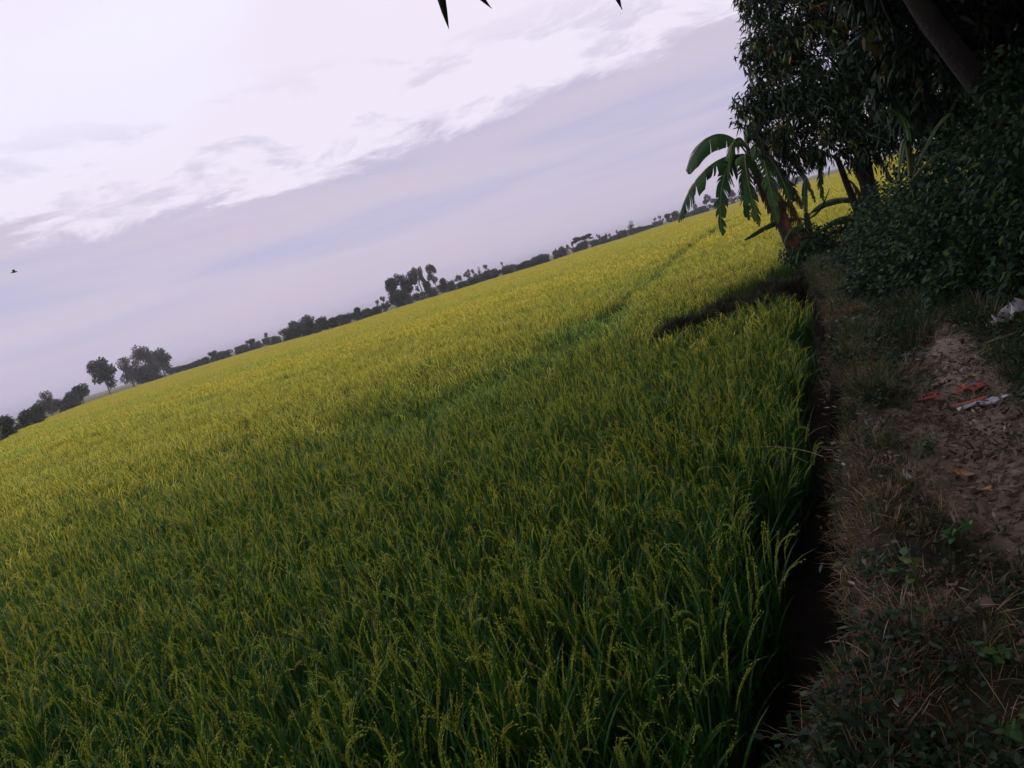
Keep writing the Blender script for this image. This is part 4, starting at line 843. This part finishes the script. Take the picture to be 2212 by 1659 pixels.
for (x0, y0, lab) in ((.55, 2.42, 'dry straw tuft bent over the ditch, nearest the camera'), (1.05, 3.35, 'dry reddish straw tuft jutting over the ditch further along')):
    m_ = MB(); nb = 16; ribbons(m_, np.tile([x0, y0, gz(x0, y0) + .0], (nb, 1)) + rng.normal(size=(nb, 3)) * .015, math.pi + rng.normal(.0, .45, nb), rng.uniform(.14, .32, nb), .0032, rng.uniform(.8, 1.5, nb), rng.uniform(-.1, .6, nb), 5, 0, np.clip(rng.normal(.6, .25, nb), 0, 1)); tag(m_.obj('straw_tuft', M['straw']), lab, 'grass tuft')

# ------------------------------------------------------------------ broad leaved weeds on the bank
def weed(x, y, label, n=12, L=.06, W=.03, h=.12, tint=.5, group='broad leaved weeds on the bank'):
    z = gz(x, y); root = empty('weed_plant', (x, y, z), label, 'weed', group); st_ = MB(); fo = MB()
    for q in range(3):
        a = rng.uniform(0, 6.28); e = np.array([math.cos(a) * h * .7, math.sin(a) * h * .7, h * rng.uniform(.6, 1.1)]); pth = bez([(0, 0, -.02), (0, 0, h * .6), e], 6); tube(st_, pth, .003, 4, 0, .6)
        k = max(2, n // 3); p = pth[rng.integers(2, 6, k)]; d = unit(np.stack([rng.normal(size=k), rng.normal(size=k), rng.normal(.15, .25, k)], -1)); leaves(fo, p, d, rng.uniform(.7, 1.2, k) * L, rng.uniform(.8, 1.2, k) * W, .2, 0, np.clip(rng.normal(tint, .2, k), 0, 1))
    st_.obj('stem', M['weed'], root); fo.obj('foliage', M['weed'], root)
WEEDS = [(1.25, 2.72, 'yellow green broad leaved weed near the dull brown leaf', 14, .055, .035, .14, .85), (1.05, 1.9, 'weed near the yellow leaf in the lower right corner', 16, .05, .028, .08, .5), (.52, 1.9, 'pale green leafed weed at the bottom edge beside the ditch', 8, .07, .035, .06, .7),
         (.72, 1.84, 'low weed at the bottom edge right of the pale green one', 10, .05, .025, .06, .5), (1.18, 2.2, 'weed between the two brown leaves at the right', 16, .05, .026, .1, .45), (1.02, 2.5, 'small green weed in the middle of the foreground grass', 12, .045, .024, .09, .4), (1.55, 3.0, 'weed at the right edge below the tan leaf', 14, .05, .03, .12, .45),
         (2.05, 3.95, 'weed at the path rim just beyond the tan leaf', 12, .05, .024, .09, .5), (1.65, 4.35, 'small weed at the root of the dead twig', 10, .05, .02, .1, .35), (2.6, 6.1, 'weed on the rim left of the upper path', 14, .06, .03, .14, .3), (3.4, 7.6, 'dark weed on the rim where the path ends', 16, .07, .03, .2, .3), (3.1, 4.35, 'leafy weed right of the white plastic strip', 20, .07, .045, .2, .75), (5.2, 11.2, 'small leafy weed at the rim below the bananas', 18, .09, .04, .3, .3), (6.05, 15.6, 'little leafy weed at the foot of the banana stem', 22, .1, .05, .5, .5)]
for x, y, lab, n, L, W, h, ti in WEEDS: weed(x, y, lab, n, L, W, h, ti)

# ------------------------------------------------------------------ evening haze over the plain
hz = boxmb(-3020, 3020, -3020, 3020, FIELD - 1.1, 14.5).obj('haze', [], smooth=False)
hm = bpy.data.materials.new('evening_haze'); hm.use_nodes = True; ht = hm.node_tree; ht.nodes.clear()
ho = ht.nodes.new('ShaderNodeOutputMaterial'); hv = ht.nodes.new('ShaderNodeVolumePrincipled')
hv.inputs['Color'].default_value = (.86, .85, .92, 1); hv.inputs['Density'].default_value = .00045; hv.inputs['Anisotropy'].default_value = .1
ht.links.new(hv.outputs[0], ho.inputs['Volume']); hz.data.materials.append(hm); tag(hz, kind='stuff')
